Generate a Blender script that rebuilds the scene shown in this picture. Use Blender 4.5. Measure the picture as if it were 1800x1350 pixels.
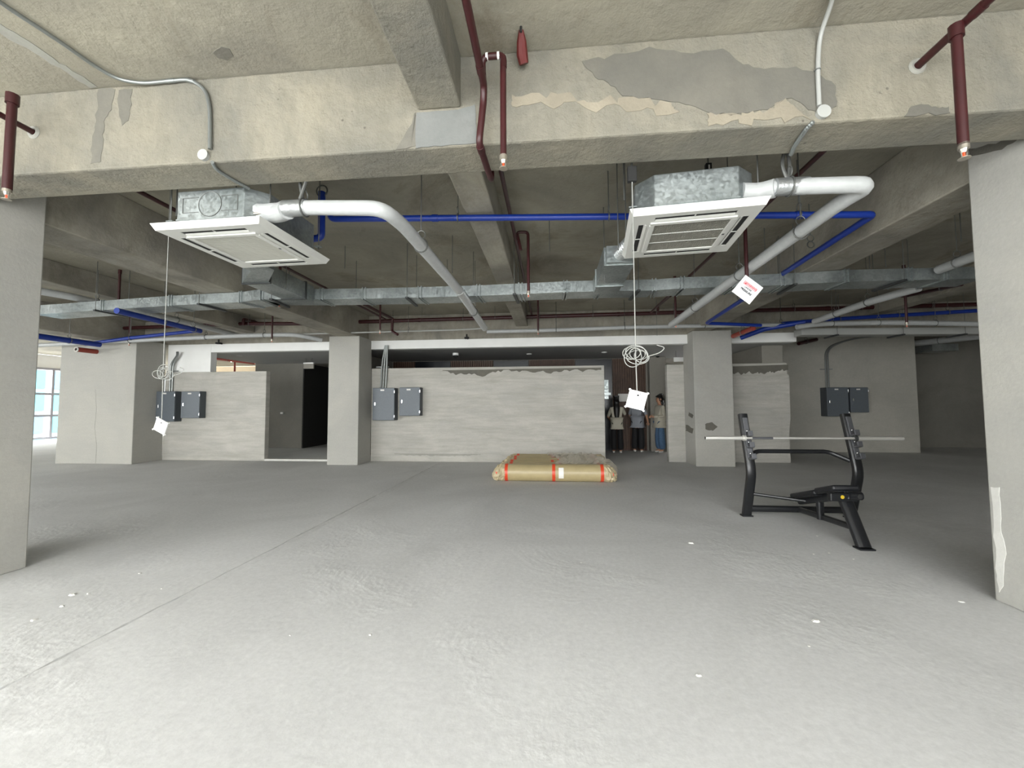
import bpy, bmesh, math, random
from mathutils import Vector, Matrix, Quaternion
random.seed(7)
for o in list(bpy.data.objects): bpy.data.objects.remove(o, do_unlink=True)
S = bpy.context.scene
COL = S.collection
PI = math.pi
# ------------------------------------------------------------------ camera
FPX, YAW, PITCH, ROLL, EYE = 725.0, math.radians(5.43), math.radians(2.99), math.radians(-.266), 1.4
fw = Vector((-math.sin(YAW)*math.cos(PITCH), math.cos(YAW)*math.cos(PITCH), math.sin(PITCH)))
rt = Vector((math.cos(YAW), math.sin(YAW), 0)); up = rt.cross(fw)
cr = rt*math.cos(ROLL)+up*math.sin(ROLL); cu = -rt*math.sin(ROLL)+up*math.cos(ROLL)
cam = bpy.data.cameras.new('camera'); cam_o = bpy.data.objects.new('camera', cam); COL.objects.link(cam_o)
cam.sensor_fit = 'HORIZONTAL'; cam.sensor_width = 36; cam.lens = FPX/1800*36; cam.clip_start = .05; cam.clip_end = 300
m = Matrix((( cr.x, cu.x, -fw.x, 0), (cr.y, cu.y, -fw.y, 0), (cr.z, cu.z, -fw.z, EYE), (0, 0, 0, 1)))
cam_o.matrix_world = m; S.camera = cam_o
CAM = Vector((0, 0, EYE))
# ------------------------------------------------------------------ daylight and exposure
W = bpy.data.worlds.new('overcast_sky'); S.world = W; W.use_nodes = True
wt = W.node_tree; bg = wt.nodes['Background']; bg.inputs[1].default_value = 4.3
# overcast sky: three times as bright at the zenith as at the horizon, ground and buildings below it brightened to lift the ceilings and white band
_tc = wt.nodes.new('ShaderNodeTexCoord'); _sp = wt.nodes.new('ShaderNodeSeparateXYZ'); _rm = wt.nodes.new('ShaderNodeValToRGB'); _mr = wt.nodes.new('ShaderNodeMapRange')
_mr.inputs[1].default_value = -1; _mr.inputs[2].default_value = 1
wt.links.new(_tc.outputs['Generated'], _sp.inputs[0]); wt.links.new(_sp.outputs[2], _mr.inputs[0]); wt.links.new(_mr.outputs[0], _rm.inputs[0]); wt.links.new(_rm.outputs[0], bg.inputs[0])
_e = _rm.color_ramp.elements; _e[0].position = .0; _e[0].color = (.72, .72, .71, 1); _e[1].position = 1; _e[1].color = (2.2, 2.22, 2.25, 1)
for _p, _c in ((.47, .92), (.52, .95)):
    _n = _e.new(_p); _n.color = (_c, _c, _c*.995, 1)
S.view_settings.view_transform = 'Standard'; S.view_settings.look = 'None'
S.view_settings.gamma = 1; S.view_settings.use_curve_mapping = False; S.view_settings.exposure = 1.80
def portal(loc, rot, sx, sy):
    l = bpy.data.lights.new('window_portal', 'AREA'); l.shape = 'RECTANGLE'; l.size = sx; l.size_y = sy
    l.cycles.is_portal = True
    o = bpy.data.objects.new('window_portal', l); COL.objects.link(o); o.location = loc; o.rotation_euler = rot
XL, XR, YF, YB = -22.0, 14.5, -4.0, 22.0           # inside of the storey
XV, XW = -14.0, 4.5                                            # ends of the glazed front, set to shape the light
portal(((XV+XW)/2, YF-.02, 1.75), (PI/2, 0, 0), XW-XV, 3.3)
portal((XL-.02, (YF+YB)/2, 1.75), (0, -PI/2, 0), 3.3, YB-YF)

# ------------------------------------------------------------------ pixel -> place helpers (1800x1350)
def ray(x, y): return cr*((x-900)/FPX) - cu*((y-675)/FPX) + fw
def hit(x, y, ax, v):
    d = ray(x, y); return CAM + d*((v-CAM[ax])/d[ax])
def PX(x, y, v): return hit(x, y, 0, v)
def PY(x, y, v): return hit(x, y, 1, v)
def PZ(x, y, v): return hit(x, y, 2, v)

# ------------------------------------------------------------------ materials
def rgb(h):
    h = h.lstrip('#'); c = [int(h[i:i+2], 16)/255 for i in (0, 2, 4)]
    return tuple(((v/12.92) if v <= .04045 else ((v+.055)/1.055)**2.4) for v in c)+(1,)
def new_mat(name):
    mt = bpy.data.materials.new(name); mt.use_nodes = True
    nt = mt.node_tree; return mt, nt, nt.nodes['Principled BSDF']
def N(nt, t, **kw):
    n = nt.nodes.new(t)
    for k, v in kw.items(): setattr(n, k, v)
    return n
def plain(name, col, rough=.5, metal=0, noise=.0, nscale=20, bump=0, spec=None):
    mt, nt, b = new_mat(name)
    c = rgb(col) if isinstance(col, str) else tuple(col)+(1,)
    b.inputs['Base Color'].default_value = c; b.inputs['Roughness'].default_value = rough; b.inputs['Metallic'].default_value = metal
    if spec is not None: b.inputs['Specular IOR Level'].default_value = spec
    if noise or bump:
        g = N(nt, 'ShaderNodeNewGeometry'); n = N(nt, 'ShaderNodeTexNoise'); n.inputs['Scale'].default_value = nscale; n.inputs['Detail'].default_value = 5
        nt.links.new(g.outputs['Position'], n.inputs['Vector'])
        if noise:
            r = N(nt, 'ShaderNodeMapRange'); r.inputs[1].default_value = .25; r.inputs[2].default_value = .75; r.inputs[3].default_value = 1-noise; r.inputs[4].default_value = 1+noise
            v = N(nt, 'ShaderNodeVectorMath', operation='SCALE'); v.inputs[0].default_value = c[:3]
            nt.links.new(n.outputs[0], r.inputs[0]); nt.links.new(r.outputs[0], v.inputs['Scale']); nt.links.new(v.outputs[0], b.inputs['Base Color'])
        if bump:
            bp = N(nt, 'ShaderNodeBump'); bp.inputs['Strength'].default_value = bump; bp.inputs['Distance'].default_value = .01
            nt.links.new(n.outputs[0], bp.inputs['Height']); nt.links.new(bp.outputs[0], b.inputs['Normal'])
    return mt
def concrete(name, c1, c2, stain, scale=.8, stretch=(1, 1, 1), stain_amt=.5, pits=.5, bump=.35, fine=14, streak=0., streak_dir=(1, 1, 1), rough=.85):
    """cast or plastered concrete: two tones in clouds, stains, pores, fine relief"""
    mt, nt, b = new_mat(name); L = nt.links.new
    g = N(nt, 'ShaderNodeNewGeometry'); mp = N(nt, 'ShaderNodeMapping'); mp.inputs['Scale'].default_value = stretch
    L(g.outputs['Position'], mp.inputs['Vector'])
    def noise(sc, det, rg, src=mp, dist=0.):
        n = N(nt, 'ShaderNodeTexNoise'); n.inputs['Scale'].default_value = sc; n.inputs['Detail'].default_value = det; n.inputs['Roughness'].default_value = rg; n.inputs['Distortion'].default_value = dist
        L(src.outputs[0], n.inputs['Vector']); return n
    def ramp(n, a, z):
        r = N(nt, 'ShaderNodeMapRange'); r.inputs[1].default_value = a; r.inputs[2].default_value = z; L(n.outputs[0], r.inputs[0]); return r
    def mix(f, a, c, mode='MIX', fac=1.):
        x = N(nt, 'ShaderNodeMix', data_type='RGBA', blend_type=mode)
        if f is not None:
            mm = N(nt, 'ShaderNodeMath', operation='MULTIPLY'); L(f.outputs[0], mm.inputs[0]); mm.inputs[1].default_value = fac; L(mm.outputs[0], x.inputs[0])
        else: x.inputs[0].default_value = fac
        for s, i in ((a, 6), (c, 7)):
            if isinstance(s, tuple): x.inputs[i].default_value = s
            else: L(s.outputs[2], x.inputs[i])
        return x
    n1 = ramp(noise(scale, 6, .6, dist=.6), .35, .68)
    a = mix(n1, rgb(c1), rgb(c2))
    st = ramp(noise(scale*.55, 9, .72, dist=1.2), .55, .72)
    a = mix(st, a, rgb(stain), fac=stain_amt)
    f1 = ramp(noise(fine, 8, .7), .3, .75)
    a = mix(f1, a, (.30, .29, .27, 1), fac=.16, mode='MULTIPLY')
    fb = noise(fine*1.3, 8, .65)
    if streak:
        ms = N(nt, 'ShaderNodeMapping'); ms.inputs['Scale'].default_value = streak_dir; L(g.outputs['Position'], ms.inputs['Vector'])
        s = ramp(noise(3.2, 6, .65, ms, .5), .42, .66); a = mix(s, a, rgb(stain), fac=streak)
    if pits:
        v = N(nt, 'ShaderNodeTexVoronoi'); v.inputs['Scale'].default_value = 9; L(g.outputs['Position'], v.inputs['Vector'])
        p = N(nt, 'ShaderNodeMapRange'); p.inputs[1].default_value = .05; p.inputs[2].default_value = .10; p.inputs[3].default_value = 1; p.inputs[4].default_value = 0; L(v.outputs['Distance'], p.inputs[0])
        pm = ramp(noise(1.1, 3, .5), .52, .62)
        mm = N(nt, 'ShaderNodeMath', operation='MULTIPLY'); L(p.outputs[0], mm.inputs[0]); L(pm.outputs[0], mm.inputs[1])
        a = mix(mm, a, (.10, .09, .075, 1), fac=pits)
    L(a.outputs[2], b.inputs['Base Color']); b.inputs['Roughness'].default_value = rough; b.inputs['Specular IOR Level'].default_value = .25
    bp = N(nt, 'ShaderNodeBump'); bp.inputs['Strength'].default_value = bump; bp.inputs['Distance'].default_value = .02
    L(fb.outputs[0], bp.inputs['Height']); L(bp.outputs[0], b.inputs['Normal'])
    return mt
def floor_mat():
    mt, nt, b = new_mat('floor_screed'); L = nt.links.new
    g = N(nt, 'ShaderNodeNewGeometry')
    def noise(sc, det, rg, dist=0., vec=None):
        n = N(nt, 'ShaderNodeTexNoise'); n.inputs['Scale'].default_value = sc; n.inputs['Detail'].default_value = det; n.inputs['Roughness'].default_value = rg; n.inputs['Distortion'].default_value = dist
        L(vec if vec else g.outputs['Position'], n.inputs['Vector']); return n
    cr_ = N(nt, 'ShaderNodeValToRGB'); e = cr_.color_ramp.elements
    e[0].position = .3; e[0].color = rgb('#c0c0be'); e[1].position = .7; e[1].color = rgb('#d1d1cf')
    L(noise(.55, 7, .62, .8).outputs[0], cr_.inputs[0])
    fine = noise(26, 8, .75); mr = N(nt, 'ShaderNodeMapRange'); mr.inputs[1].default_value = .3; mr.inputs[2].default_value = .7; mr.inputs[3].default_value = .88; mr.inputs[4].default_value = 1.08
    L(fine.outputs[0], mr.inputs[0])
    v = N(nt, 'ShaderNodeVectorMath', operation='SCALE'); L(cr_.outputs[0], v.inputs[0]); L(mr.outputs[0], v.inputs['Scale'])
    # pale flecks of spilt plaster
    fl = noise(5, 9, .8, 1.5); fm = N(nt, 'ShaderNodeMapRange'); fm.inputs[1].default_value = .66; fm.inputs[2].default_value = .72; L(fl.outputs[0], fm.inputs[0])
    mx = N(nt, 'ShaderNodeMix', data_type='RGBA'); mx.inputs[7].default_value = rgb('#e0e0dd'); L(fm.outputs[0], mx.inputs[0]); L(v.outputs[0], mx.inputs[6])
    L(mx.outputs[2], b.inputs['Base Color']); b.inputs['Roughness'].default_value = .82; b.inputs['Specular IOR Level'].default_value = .3
    # trowel sweeps: distorted bands, only in patches
    w = N(nt, 'ShaderNodeTexWave', wave_type='RINGS', rings_direction='Z'); w.inputs['Scale'].default_value = 5.5; w.inputs['Distortion'].default_value = 7; w.inputs['Detail'].default_value = 4; w.inputs['Detail Scale'].default_value = 2.2
    vo = N(nt, 'ShaderNodeTexVoronoi'); vo.inputs['Scale'].default_value = .9; L(g.outputs['Position'], vo.inputs['Vector'])
    su = N(nt, 'ShaderNodeVectorMath', operation='SUBTRACT'); L(g.outputs['Position'], su.inputs[0]); L(vo.outputs['Position'], su.inputs[1]); L(su.outputs[0], w.inputs['Vector'])
    pm = noise(.8, 5, .6, .4); pr = N(nt, 'ShaderNodeMapRange'); pr.inputs[1].default_value = .50; pr.inputs[2].default_value = .66; pr.inputs[3].default_value = .12; L(pm.outputs[0], pr.inputs[0])
    ad = N(nt, 'ShaderNodeMath', operation='MULTIPLY_ADD'); L(w.outputs['Fac'], ad.inputs[0]); ad.inputs[1].default_value = .07; L(noise(9, 10, .62, .25).outputs[0], ad.inputs[2])
    mu = N(nt, 'ShaderNodeMath', operation='MULTIPLY'); L(ad.outputs[0], mu.inputs[0]); L(pr.outputs[0], mu.inputs[1])
    ad = N(nt, 'ShaderNodeMath', operation='MULTIPLY_ADD'); L(noise(40, 6, .7).outputs[0], ad.inputs[0]); ad.inputs[1].default_value = .10; L(mu.outputs[0], ad.inputs[2])
    bp = N(nt, 'ShaderNodeBump'); bp.inputs['Strength'].default_value = .42; bp.inputs['Distance'].default_value = .02
    L(ad.outputs[0], bp.inputs['Height']); L(bp.outputs[0], b.inputs['Normal'])
    return mt
def galv():
    mt, nt, b = new_mat('galvanised_steel'); L = nt.links.new
    g = N(nt, 'ShaderNodeNewGeometry'); v = N(nt, 'ShaderNodeTexVoronoi'); v.inputs['Scale'].default_value = 45; L(g.outputs['Position'], v.inputs['Vector'])
    n = N(nt, 'ShaderNodeTexNoise'); n.inputs['Scale'].default_value = 3; n.inputs['Detail'].default_value = 6; L(g.outputs['Position'], n.inputs['Vector'])
    r = N(nt, 'ShaderNodeValToRGB'); r.color_ramp.elements[0].position = .3; r.color_ramp.elements[0].color = rgb('#8a9190'); r.color_ramp.elements[1].position = .75; r.color_ramp.elements[1].color = rgb('#b4bab9'); L(n.outputs[0], r.inputs[0])
    mr = N(nt, 'ShaderNodeMapRange'); mr.inputs[3].default_value = .86; mr.inputs[4].default_value = 1.06
    sp = N(nt, 'ShaderNodeSeparateColor'); L(v.outputs['Color'], sp.inputs[0]); L(sp.outputs[0], mr.inputs[0])
    sc = N(nt, 'ShaderNodeVectorMath', operation='SCALE'); L(r.outputs[0], sc.inputs[0]); L(mr.outputs[0], sc.inputs['Scale']); L(sc.outputs[0], b.inputs['Base Color'])
    b.inputs['Metallic'].default_value = .75
    m2 = N(nt, 'ShaderNodeMapRange'); m2.inputs[3].default_value = .28; m2.inputs[4].default_value = .5; L(sp.outputs[1], m2.inputs[0]); L(m2.outputs[0], b.inputs['Roughness'])
    return mt
def glassy(name, tint, mixf=.08):
    mt, nt, b = new_mat(name); nt.nodes.remove(b); out = nt.nodes['Material Output']
    t = N(nt, 'ShaderNodeBsdfTransparent'); t.inputs[0].default_value = tint; gl = N(nt, 'ShaderNodeBsdfGlossy'); gl.inputs['Roughness'].default_value = .03
    mx = N(nt, 'ShaderNodeMixShader'); mx.inputs[0].default_value = mixf
    nt.links.new(t.outputs[0], mx.inputs[1]); nt.links.new(gl.outputs[0], mx.inputs[2]); nt.links.new(mx.outputs[0], out.inputs[0]); return mt
M = dict(
 slab=concrete('slab_concrete', '#858176', '#a29d8d', '#655a48', .8, stain_amt=.75, pits=.5, bump=.55),
 beam=concrete('beam_concrete', '#77756c', '#969080', '#625f52', 1.1, stain_amt=.7, pits=.85, bump=.95, streak=.25, streak_dir=(2.5, 2.5, .8)),
 beam2=concrete('rear_beam_concrete', '#86827a', '#a8a395', '#625c4f', 1.2, stain_amt=.7, pits=.4, bump=.4, streak=.25, streak_dir=(2.5, .6, 1)),
 col=concrete('column_skim', '#a8a7a1', '#b4b2aa', '#9a978e', .8, stain_amt=.4, pits=.0, bump=.12, fine=30, streak=.14, streak_dir=(.6, .6, 4)),
 part=concrete('partition_plaster', '#b1afa8', '#c3c0b8', '#98958a', 1.1, (1, 1, 2.5), .4, .0, .2, 22, streak=.42, streak_dir=(.35, .35, 4.2)),
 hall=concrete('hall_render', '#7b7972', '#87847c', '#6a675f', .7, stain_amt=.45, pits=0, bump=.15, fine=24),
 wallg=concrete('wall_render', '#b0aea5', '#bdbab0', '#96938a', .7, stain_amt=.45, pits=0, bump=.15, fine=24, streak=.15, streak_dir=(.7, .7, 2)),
 mortar=concrete('grey_mortar', '#67655e', '#726f66', '#5d5a52', 2.2, stain_amt=.4, pits=0, bump=.25, fine=20),
 mortar_cool=concrete('cool_grey_mortar', '#70726f', '#7b7c79', '#686763', 2, stain_amt=.4, pits=0, bump=.2, fine=20),
 beam_pale=concrete('pale_beam_skin', '#878071', '#999180', '#777161', 2.4, stain_amt=.5, pits=.6, bump=.4, fine=18),
 plaster=concrete('old_plaster', '#98978f', '#a3a29a', '#8b8a82', 2, stain_amt=.3, pits=0, bump=.1, fine=20),
 skim=concrete('pale_skim', '#c9c8c2', '#d3d2cc', '#bab8b0', 2, stain_amt=.3, pits=0, bump=.1, fine=20),
 near_black=plain('near_black', '#232321', .7), floor=floor_mat(), white=plain('white_emulsion', '#efefec', .7, noise=.04, nscale=3, bump=.05), galv=galv(),
 groove=plain('joint_dirt', '#6d6d69', .95, noise=.2, nscale=40, bump=.5),
 acwhite=plain('ac_white_plastic', '#c8c8c2', .35), acmesh=plain('ac_mesh_grille', '#77756b', .5), acgrille=plain('ac_grille', '#aeada3', .5), dark=plain('dark_void', '#1b1b1a', .8), dgrey=plain('dark_grey_metal', '#3a3c3c', .5, .3),
 insul=plain('white_foil_insulation', '#abadac', .4, noise=.06, nscale=18, bump=.35), pvc=plain('white_pvc', '#a2a39f', .4), foil=plain('silver_foil', '#b9bcbc', .3, .8, bump=.6, nscale=30),
 blue=plain('blue_pipe', '#0f2f86', .38), red=plain('red_oxide_pipe', '#361012', .42, noise=.15, nscale=12), redbr=plain('bright_red_oxide', '#8a3324', .5),
 brass=plain('sprinkler_metal', '#b9b2a6', .3, .8), orange=plain('orange_bulb', '#e8502a', .4), rod=plain('zinc_rod', '#6b6c69', .5, .6),
 conduit=plain('steel_conduit', '#8f9391', .38, .7), boxgrey=plain('grey_powder_coat', '#5f666c', .45, noise=.06, nscale=30), boxside=plain('dark_powder_coat', '#454b50', .5), chrome=plain('chrome', '#d0d2d2', .16, 1),
 cable=plain('white_cable', '#93948f', .5), paper=plain('white_card', '#eeeeec', .6), red_print=plain('red_print', '#c4424a', .6), black_print=plain('black_print', '#33333a', .6), pink_print=plain('pink_print', '#e9c3c6', .6),
 blk=plain('black_frame_paint', '#17181a', .32, noise=.1, nscale=60), vinyl=plain('black_vinyl', '#141518', .45, bump=.1, nscale=120), grip=plain('grey_hook_plate', '#5b5c5f', .4, .4), yellow=plain('yellow_badge', '#b99c22', .4), steel=plain('bar_steel', '#d2d0ca', .3, .55),
 kraft=plain('kraft_wrap', '#a99a74', .42, noise=.07, nscale=9, bump=.12), kraft2=plain('crumpled_wrap', '#b3a585', .4, noise=.1, nscale=14, bump=.5), tape=plain('red_tape', '#cf4424', .4), label=plain('white_label', '#e2e0da', .6),
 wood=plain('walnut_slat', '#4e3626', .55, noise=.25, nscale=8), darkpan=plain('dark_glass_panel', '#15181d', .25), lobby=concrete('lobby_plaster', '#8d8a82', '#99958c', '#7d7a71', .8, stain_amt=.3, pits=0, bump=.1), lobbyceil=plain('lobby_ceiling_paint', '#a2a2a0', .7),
 beige=plain('beige_wall', '#d6c3a4', .7, noise=.05, nscale=4), mull=plain('window_frame_grey', '#a3a3ab', .45, .3), glass=glassy('window_glass', (.95, .96, .96, 1)),
 bldwhite=plain('facade_white', '#52595b', .6), bldteal=plain('teal_glazing', '#1f6068', .3), bldblue=plain('blue_glazing', '#2c5268', .3),
 skin=plain('skin', '#b88a6e', .5), hair=plain('black_hair', '#120f0e', .45), cream=plain('cream_cloth', '#b9b4a4', .8), gcloth=plain('grey_cloth', '#85888e', .8), bcloth=plain('black_cloth', '#111113', .8), denim=plain('denim', '#4a6684', .8, noise=.15, nscale=25), shoe=plain('white_shoe', '#c9c7c2', .6), eye=plain('eye_dark', '#151210', .3),
)
def emis(name, col, st):
    mt, nt, b = new_mat(name); b.inputs['Base Color'].default_value = (.8, .8, .8, 1); b.inputs['Emission Color'].default_value = rgb(col); b.inputs['Emission Strength'].default_value = st; return mt
def filmy():
    mt, nt, b = new_mat('clear_film'); out = nt.nodes['Material Output']
    b.inputs['Base Color'].default_value = rgb('#c9c3b4'); b.inputs['Roughness'].default_value = .25
    t = N(nt, 'ShaderNodeBsdfTransparent'); mx = N(nt, 'ShaderNodeMixShader'); mx.inputs[0].default_value = .5
    nt.links.new(t.outputs[0], mx.inputs[1]); nt.links.new(b.outputs[0], mx.inputs[2]); nt.links.new(mx.outputs[0], out.inputs[0]); return mt
M['film'] = filmy()
M['tube_lamp'] = emis('lamp_tube', '#fff0d8', 14)

# ------------------------------------------------------------------ mesh builder
class MB:
    def __init__(s): s.v = []; s.f = []
    def add(s, vs, fs):
        o = len(s.v); s.v += [Vector(p) for p in vs]; s.f += [tuple(i+o for i in f) for f in fs]; return s
    def box(s, x0, x1, y0, y1, z0, z1):
        return s.add([(x0,y0,z0),(x1,y0,z0),(x1,y1,z0),(x0,y1,z0),(x0,y0,z1),(x1,y0,z1),(x1,y1,z1),(x0,y1,z1)], [(0,3,2,1),(4,5,6,7),(0,1,5,4),(1,2,6,5),(2,3,7,6),(3,0,4,7)])
    def obox(s, c, ax, ay, az):            # centre and three half-vectors
        c, ax, ay, az = map(Vector, (c, ax, ay, az))
        vs = [c+a*ax+b*ay+d*az for d in (-1, 1) for (a, b) in ((-1,-1),(1,-1),(1,1),(-1,1))]
        return s.add(vs, [(0,3,2,1),(4,5,6,7),(0,1,5,4),(1,2,6,5),(2,3,7,6),(3,0,4,7)])
    def bar(s, p0, p1, w, h, upv=(0, 0, 1)):
        p0, p1 = Vector(p0), Vector(p1); d = p1-p0; u = Vector(upv); sd = d.cross(u)
        if sd.length < 1e-6: sd = d.cross(Vector((1, 0, 0)))
        sd.normalize(); u = sd.cross(d).normalized()
        return s.obox((p0+p1)/2, d/2, sd*w/2, u*h/2)
    def prism(s, pts, vec):
        n = len(pts); vec = Vector(vec); vs = [Vector(p) for p in pts]+[Vector(p)+vec for p in pts]
        return s.add(vs, [tuple(range(n))[::-1], tuple(range(n, 2*n))]+[(i, (i+1) % n, n+(i+1) % n, n+i) for i in range(n)])
    def sweep(s, pts, r, n=10, caps=True, closed=False, rs=None):
        pts = [Vector(p) for p in pts]; k = len(pts); t = []
        for i in range(k):
            a = pts[(i-1) % k] if closed or i > 0 else pts[i]; b = pts[(i+1) % k] if closed or i < k-1 else pts[i]
            t.append((b-a).normalized())
        u = t[0].orthogonal().normalized(); vs = []
        for i in range(k):
            if i > 0: u = (t[i-1].rotation_difference(t[i])) @ u
            u = (u-t[i]*u.dot(t[i])).normalized(); w = t[i].cross(u); R = rs[i] if rs else r
            vs += [pts[i]+(u*math.cos(2*PI*j/n)+w*math.sin(2*PI*j/n))*R for j in range(n)]
        fs = []
        for i in range(k if closed else k-1):
            a, b = i*n, ((i+1) % k)*n
            fs += [(a+j, a+(j+1) % n, b+(j+1) % n, b+j) for j in range(n)]
        if caps and not closed: fs += [tuple(range(n))[::-1], tuple(range((k-1)*n, k*n))]
        return s.add(vs, fs)
    def cyl(s, p0, p1, r0, r1=None, n=14): return s.sweep([p0, p1], r0, n, rs=[r0, r0 if r1 is None else r1])
    def ring(s, c, axis, R, r, n=18, m_=6):
        c = Vector(c); a = Vector(axis).normalized(); u = a.orthogonal().normalized(); w = a.cross(u)
        return s.sweep([c+(u*math.cos(2*PI*i/n)+w*math.sin(2*PI*i/n))*R for i in range(n)], r, m_, closed=True)
    def sphere(s, c, rx, ry, rz, n=12, k=8):
        c = Vector(c); vs = [c+Vector((0, 0, -rz))]; fs = []
        for i in range(1, k):
            a = -PI/2+PI*i/k
            vs += [c+Vector((rx*math.cos(a)*math.cos(2*PI*j/n), ry*math.cos(a)*math.sin(2*PI*j/n), rz*math.sin(a))) for j in range(n)]
        vs.append(c+Vector((0, 0, rz))); top = len(vs)-1
        fs += [(0, 1+(j+1) % n, 1+j) for j in range(n)]
        for i in range(k-2): fs += [(1+i*n+j, 1+i*n+(j+1) % n, 1+(i+1)*n+(j+1) % n, 1+(i+1)*n+j) for j in range(n)]
        fs += [(1+(k-2)*n+j, 1+(k-2)*n+(j+1) % n, top) for j in range(n)]
        return s.add(vs, fs)
    def build(s, name, mat, parent=None, smooth=True, bevel=0, kind=None, origin=None):
        me = bpy.data.meshes.new(name); org = Vector(origin) if origin is not None else Vector((0, 0, 0))
        me.from_pydata([tuple(p-org) for p in s.v], [], s.f); me.materials.append(M[mat] if isinstance(mat, str) else mat)
        bm = bmesh.new(); bm.from_mesh(me); bmesh.ops.recalc_face_normals(bm, faces=bm.faces); bm.to_mesh(me); bm.free()
        if smooth:
            for p in me.polygons: p.use_smooth = True
            me.set_sharp_from_angle(angle=math.radians(38))
        o = bpy.data.objects.new(name, me); COL.objects.link(o); o.location = org
        if parent is not None:
            o.parent = parent
            o.location = org - (Vector(parent.location) if origin is not None else Vector(parent.location))
            if parent.parent is not None: o.location = o.location - Vector(parent.parent.location)
        if bevel:
            bv = o.modifiers.new('bevel', 'BEVEL'); bv.width = bevel; bv.segments = 2; bv.limit_method = 'ANGLE'
        if kind: o['kind'] = kind
        return o
def tag(o, label, cat, group=None, kind=None):
    o['label'] = label; o['category'] = cat
    if group: o['group'] = group
    if kind: o['kind'] = kind
    return o
def thing(name, label, cat, loc=(0, 0, 0), group=None):
    o = bpy.data.objects.new(name, None); COL.objects.link(o); o.location = loc; o.empty_display_size = .1
    return tag(o, label, cat, group)
# parts of a thing are given in world coordinates; build() subtracts the parents' places
def fillet(pts, r, n=5):
    pts = [Vector(p) for p in pts]; out = [pts[0]]
    for i in range(1, len(pts)-1):
        a, b, c = pts[i-1], pts[i], pts[i+1]; d1 = (a-b); d2 = (c-b); k = min(r, d1.length*.45, d2.length*.45)
        p0 = b+d1.normalized()*k; p1 = b+d2.normalized()*k
        for j in range(n+1):
            t = j/n; out.append(p0*(1-t)**2+b*2*t*(1-t)+p1*t*t)
    out.append(pts[-1]); return out
def along(pts, f):
    pts = [Vector(p) for p in pts]; L = [(pts[i+1]-pts[i]).length for i in range(len(pts)-1)]; t = sum(L)*f
    for i, l in enumerate(L):
        if t <= l or i == len(L)-1: return pts[i]+(pts[i+1]-pts[i])*(t/l), (pts[i+1]-pts[i]).normalized()
        t -= l
SLAB = 3.72
def struct(name, mb, mat, label=None, cat=None, bevel=0, parent=None, smooth=False):
    o = mb.build(name, mat, parent, smooth=smooth, bevel=bevel)
    if parent is None:
        o['kind'] = 'structure'
        if label: o['label'] = label
        if cat: o['category'] = cat
    return o
def sbox(name, x0, x1, y0, y1, z0, z1, mat, label, cat, bevel=.012):
    return struct(name, MB().box(x0, x1, y0, y1, z0, z1), mat, label, cat, bevel)
def ragged(poly, amp, sub=4):
    out = []; k = len(poly)
    for i in range(k):
        a, b = Vector(poly[i]), Vector(poly[(i+1) % k])
        for j in range(sub):
            p = a.lerp(b, j/sub); d = (b-a).length*amp
            out.append(p+Vector((random.uniform(-d, d), random.uniform(-d, d))))
    return out
def patch(parent, pix, ax, v, thick, mat, name='mortar_patch', amp=.06, sub=4):
    """thin layer of mortar trowelled on a face: outline in photo pixels, laid on the plane axis=v, proud by thick"""
    pts = [hit(p[0], p[1], ax, v) for p in ragged(pix, amp, sub)]
    d = [0, 0, 0]; d[ax] = thick
    off = Vector(d)*-.3
    return MB().prism([p+off for p in pts], Vector(d)*1.3).build(name, mat, parent, smooth=False)
# ================================================================== THE SETTING
# floor: two screeds that meet in a ragged joint running into the depth
JX = -2.745
ys = [YF+i*.12 for i in range(int((10.3-YF)/.12)+1)]
mb = MB()
le = [(JX-.012+random.uniform(-.009, .005), y, 0) for y in ys]; re = [(JX+.010+random.uniform(-.004, .014), y, .004+random.uniform(0, .005)) for y in ys]
n = len(ys)
mb.add([(XL, y, 0) for y in ys]+le, [(i, n+i, n+i+1, i+1) for i in range(n-1)])
re2 = [(JX+.10+random.uniform(-.03, .03), y, 0) for y in ys]
mb.add(re+re2, [(i, n+i, n+i+1, i+1) for i in range(n-1)])
mb.add(re2+[(XR, y, 0) for y in ys], [(i, n+i, n+i+1, i+1) for i in range(n-1)])
for e in (le, re): mb.add(e+[(JX, p[1], -.02) for p in e], [(i, n+i, n+i+1, i+1) for i in range(n-1)])
joint = MB(); joint.box(JX-.03, JX+.05, YF, ys[-1], -.03, -.012)
mb.add([(XL, ys[-1], 0), (XR, ys[-1], 0), (XR, YB, 0), (XL, YB, 0)], [(0, 1, 2, 3)])
me_floor = struct('floor', mb, 'floor', 'pale grey rough concrete screed floor with a joint running into the depth', 'floor')
joint.build('joint_fill', 'groove', me_floor, smooth=False)
ceiling = struct('ceiling', MB().box(XL, XR, YF, YB, SLAB, SLAB+.2), 'slab', 'bare concrete slab overhead with brown stains and cables', 'ceiling')
BY0, BY1, BZ = 2.58, 2.90, 3.105
front_beam = sbox('concrete_beam', XL, XR, BY0, BY1, BZ, SLAB, 'beam', 'wide rough concrete beam crossing the whole room in front of the air conditioners', 'beam', .015)
sbox('concrete_beam', -.865, -.575, YF, BY0, 3.365, SLAB, 'beam', 'short concrete cross beam overhead nearest the camera, meeting the wide front beam', 'beam')
sbox('concrete_beam', -.855, -.565, BY1, 10.15, 3.365, SLAB, 'beam2', 'narrow concrete beam running into the depth between the two air conditioners', 'beam')
sbox('concrete_beam', -5.19, -4.66, BY1, 10.15, 3.1, SLAB, 'beam2', 'deep concrete beam running into the depth behind the left air conditioner', 'beam')
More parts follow.
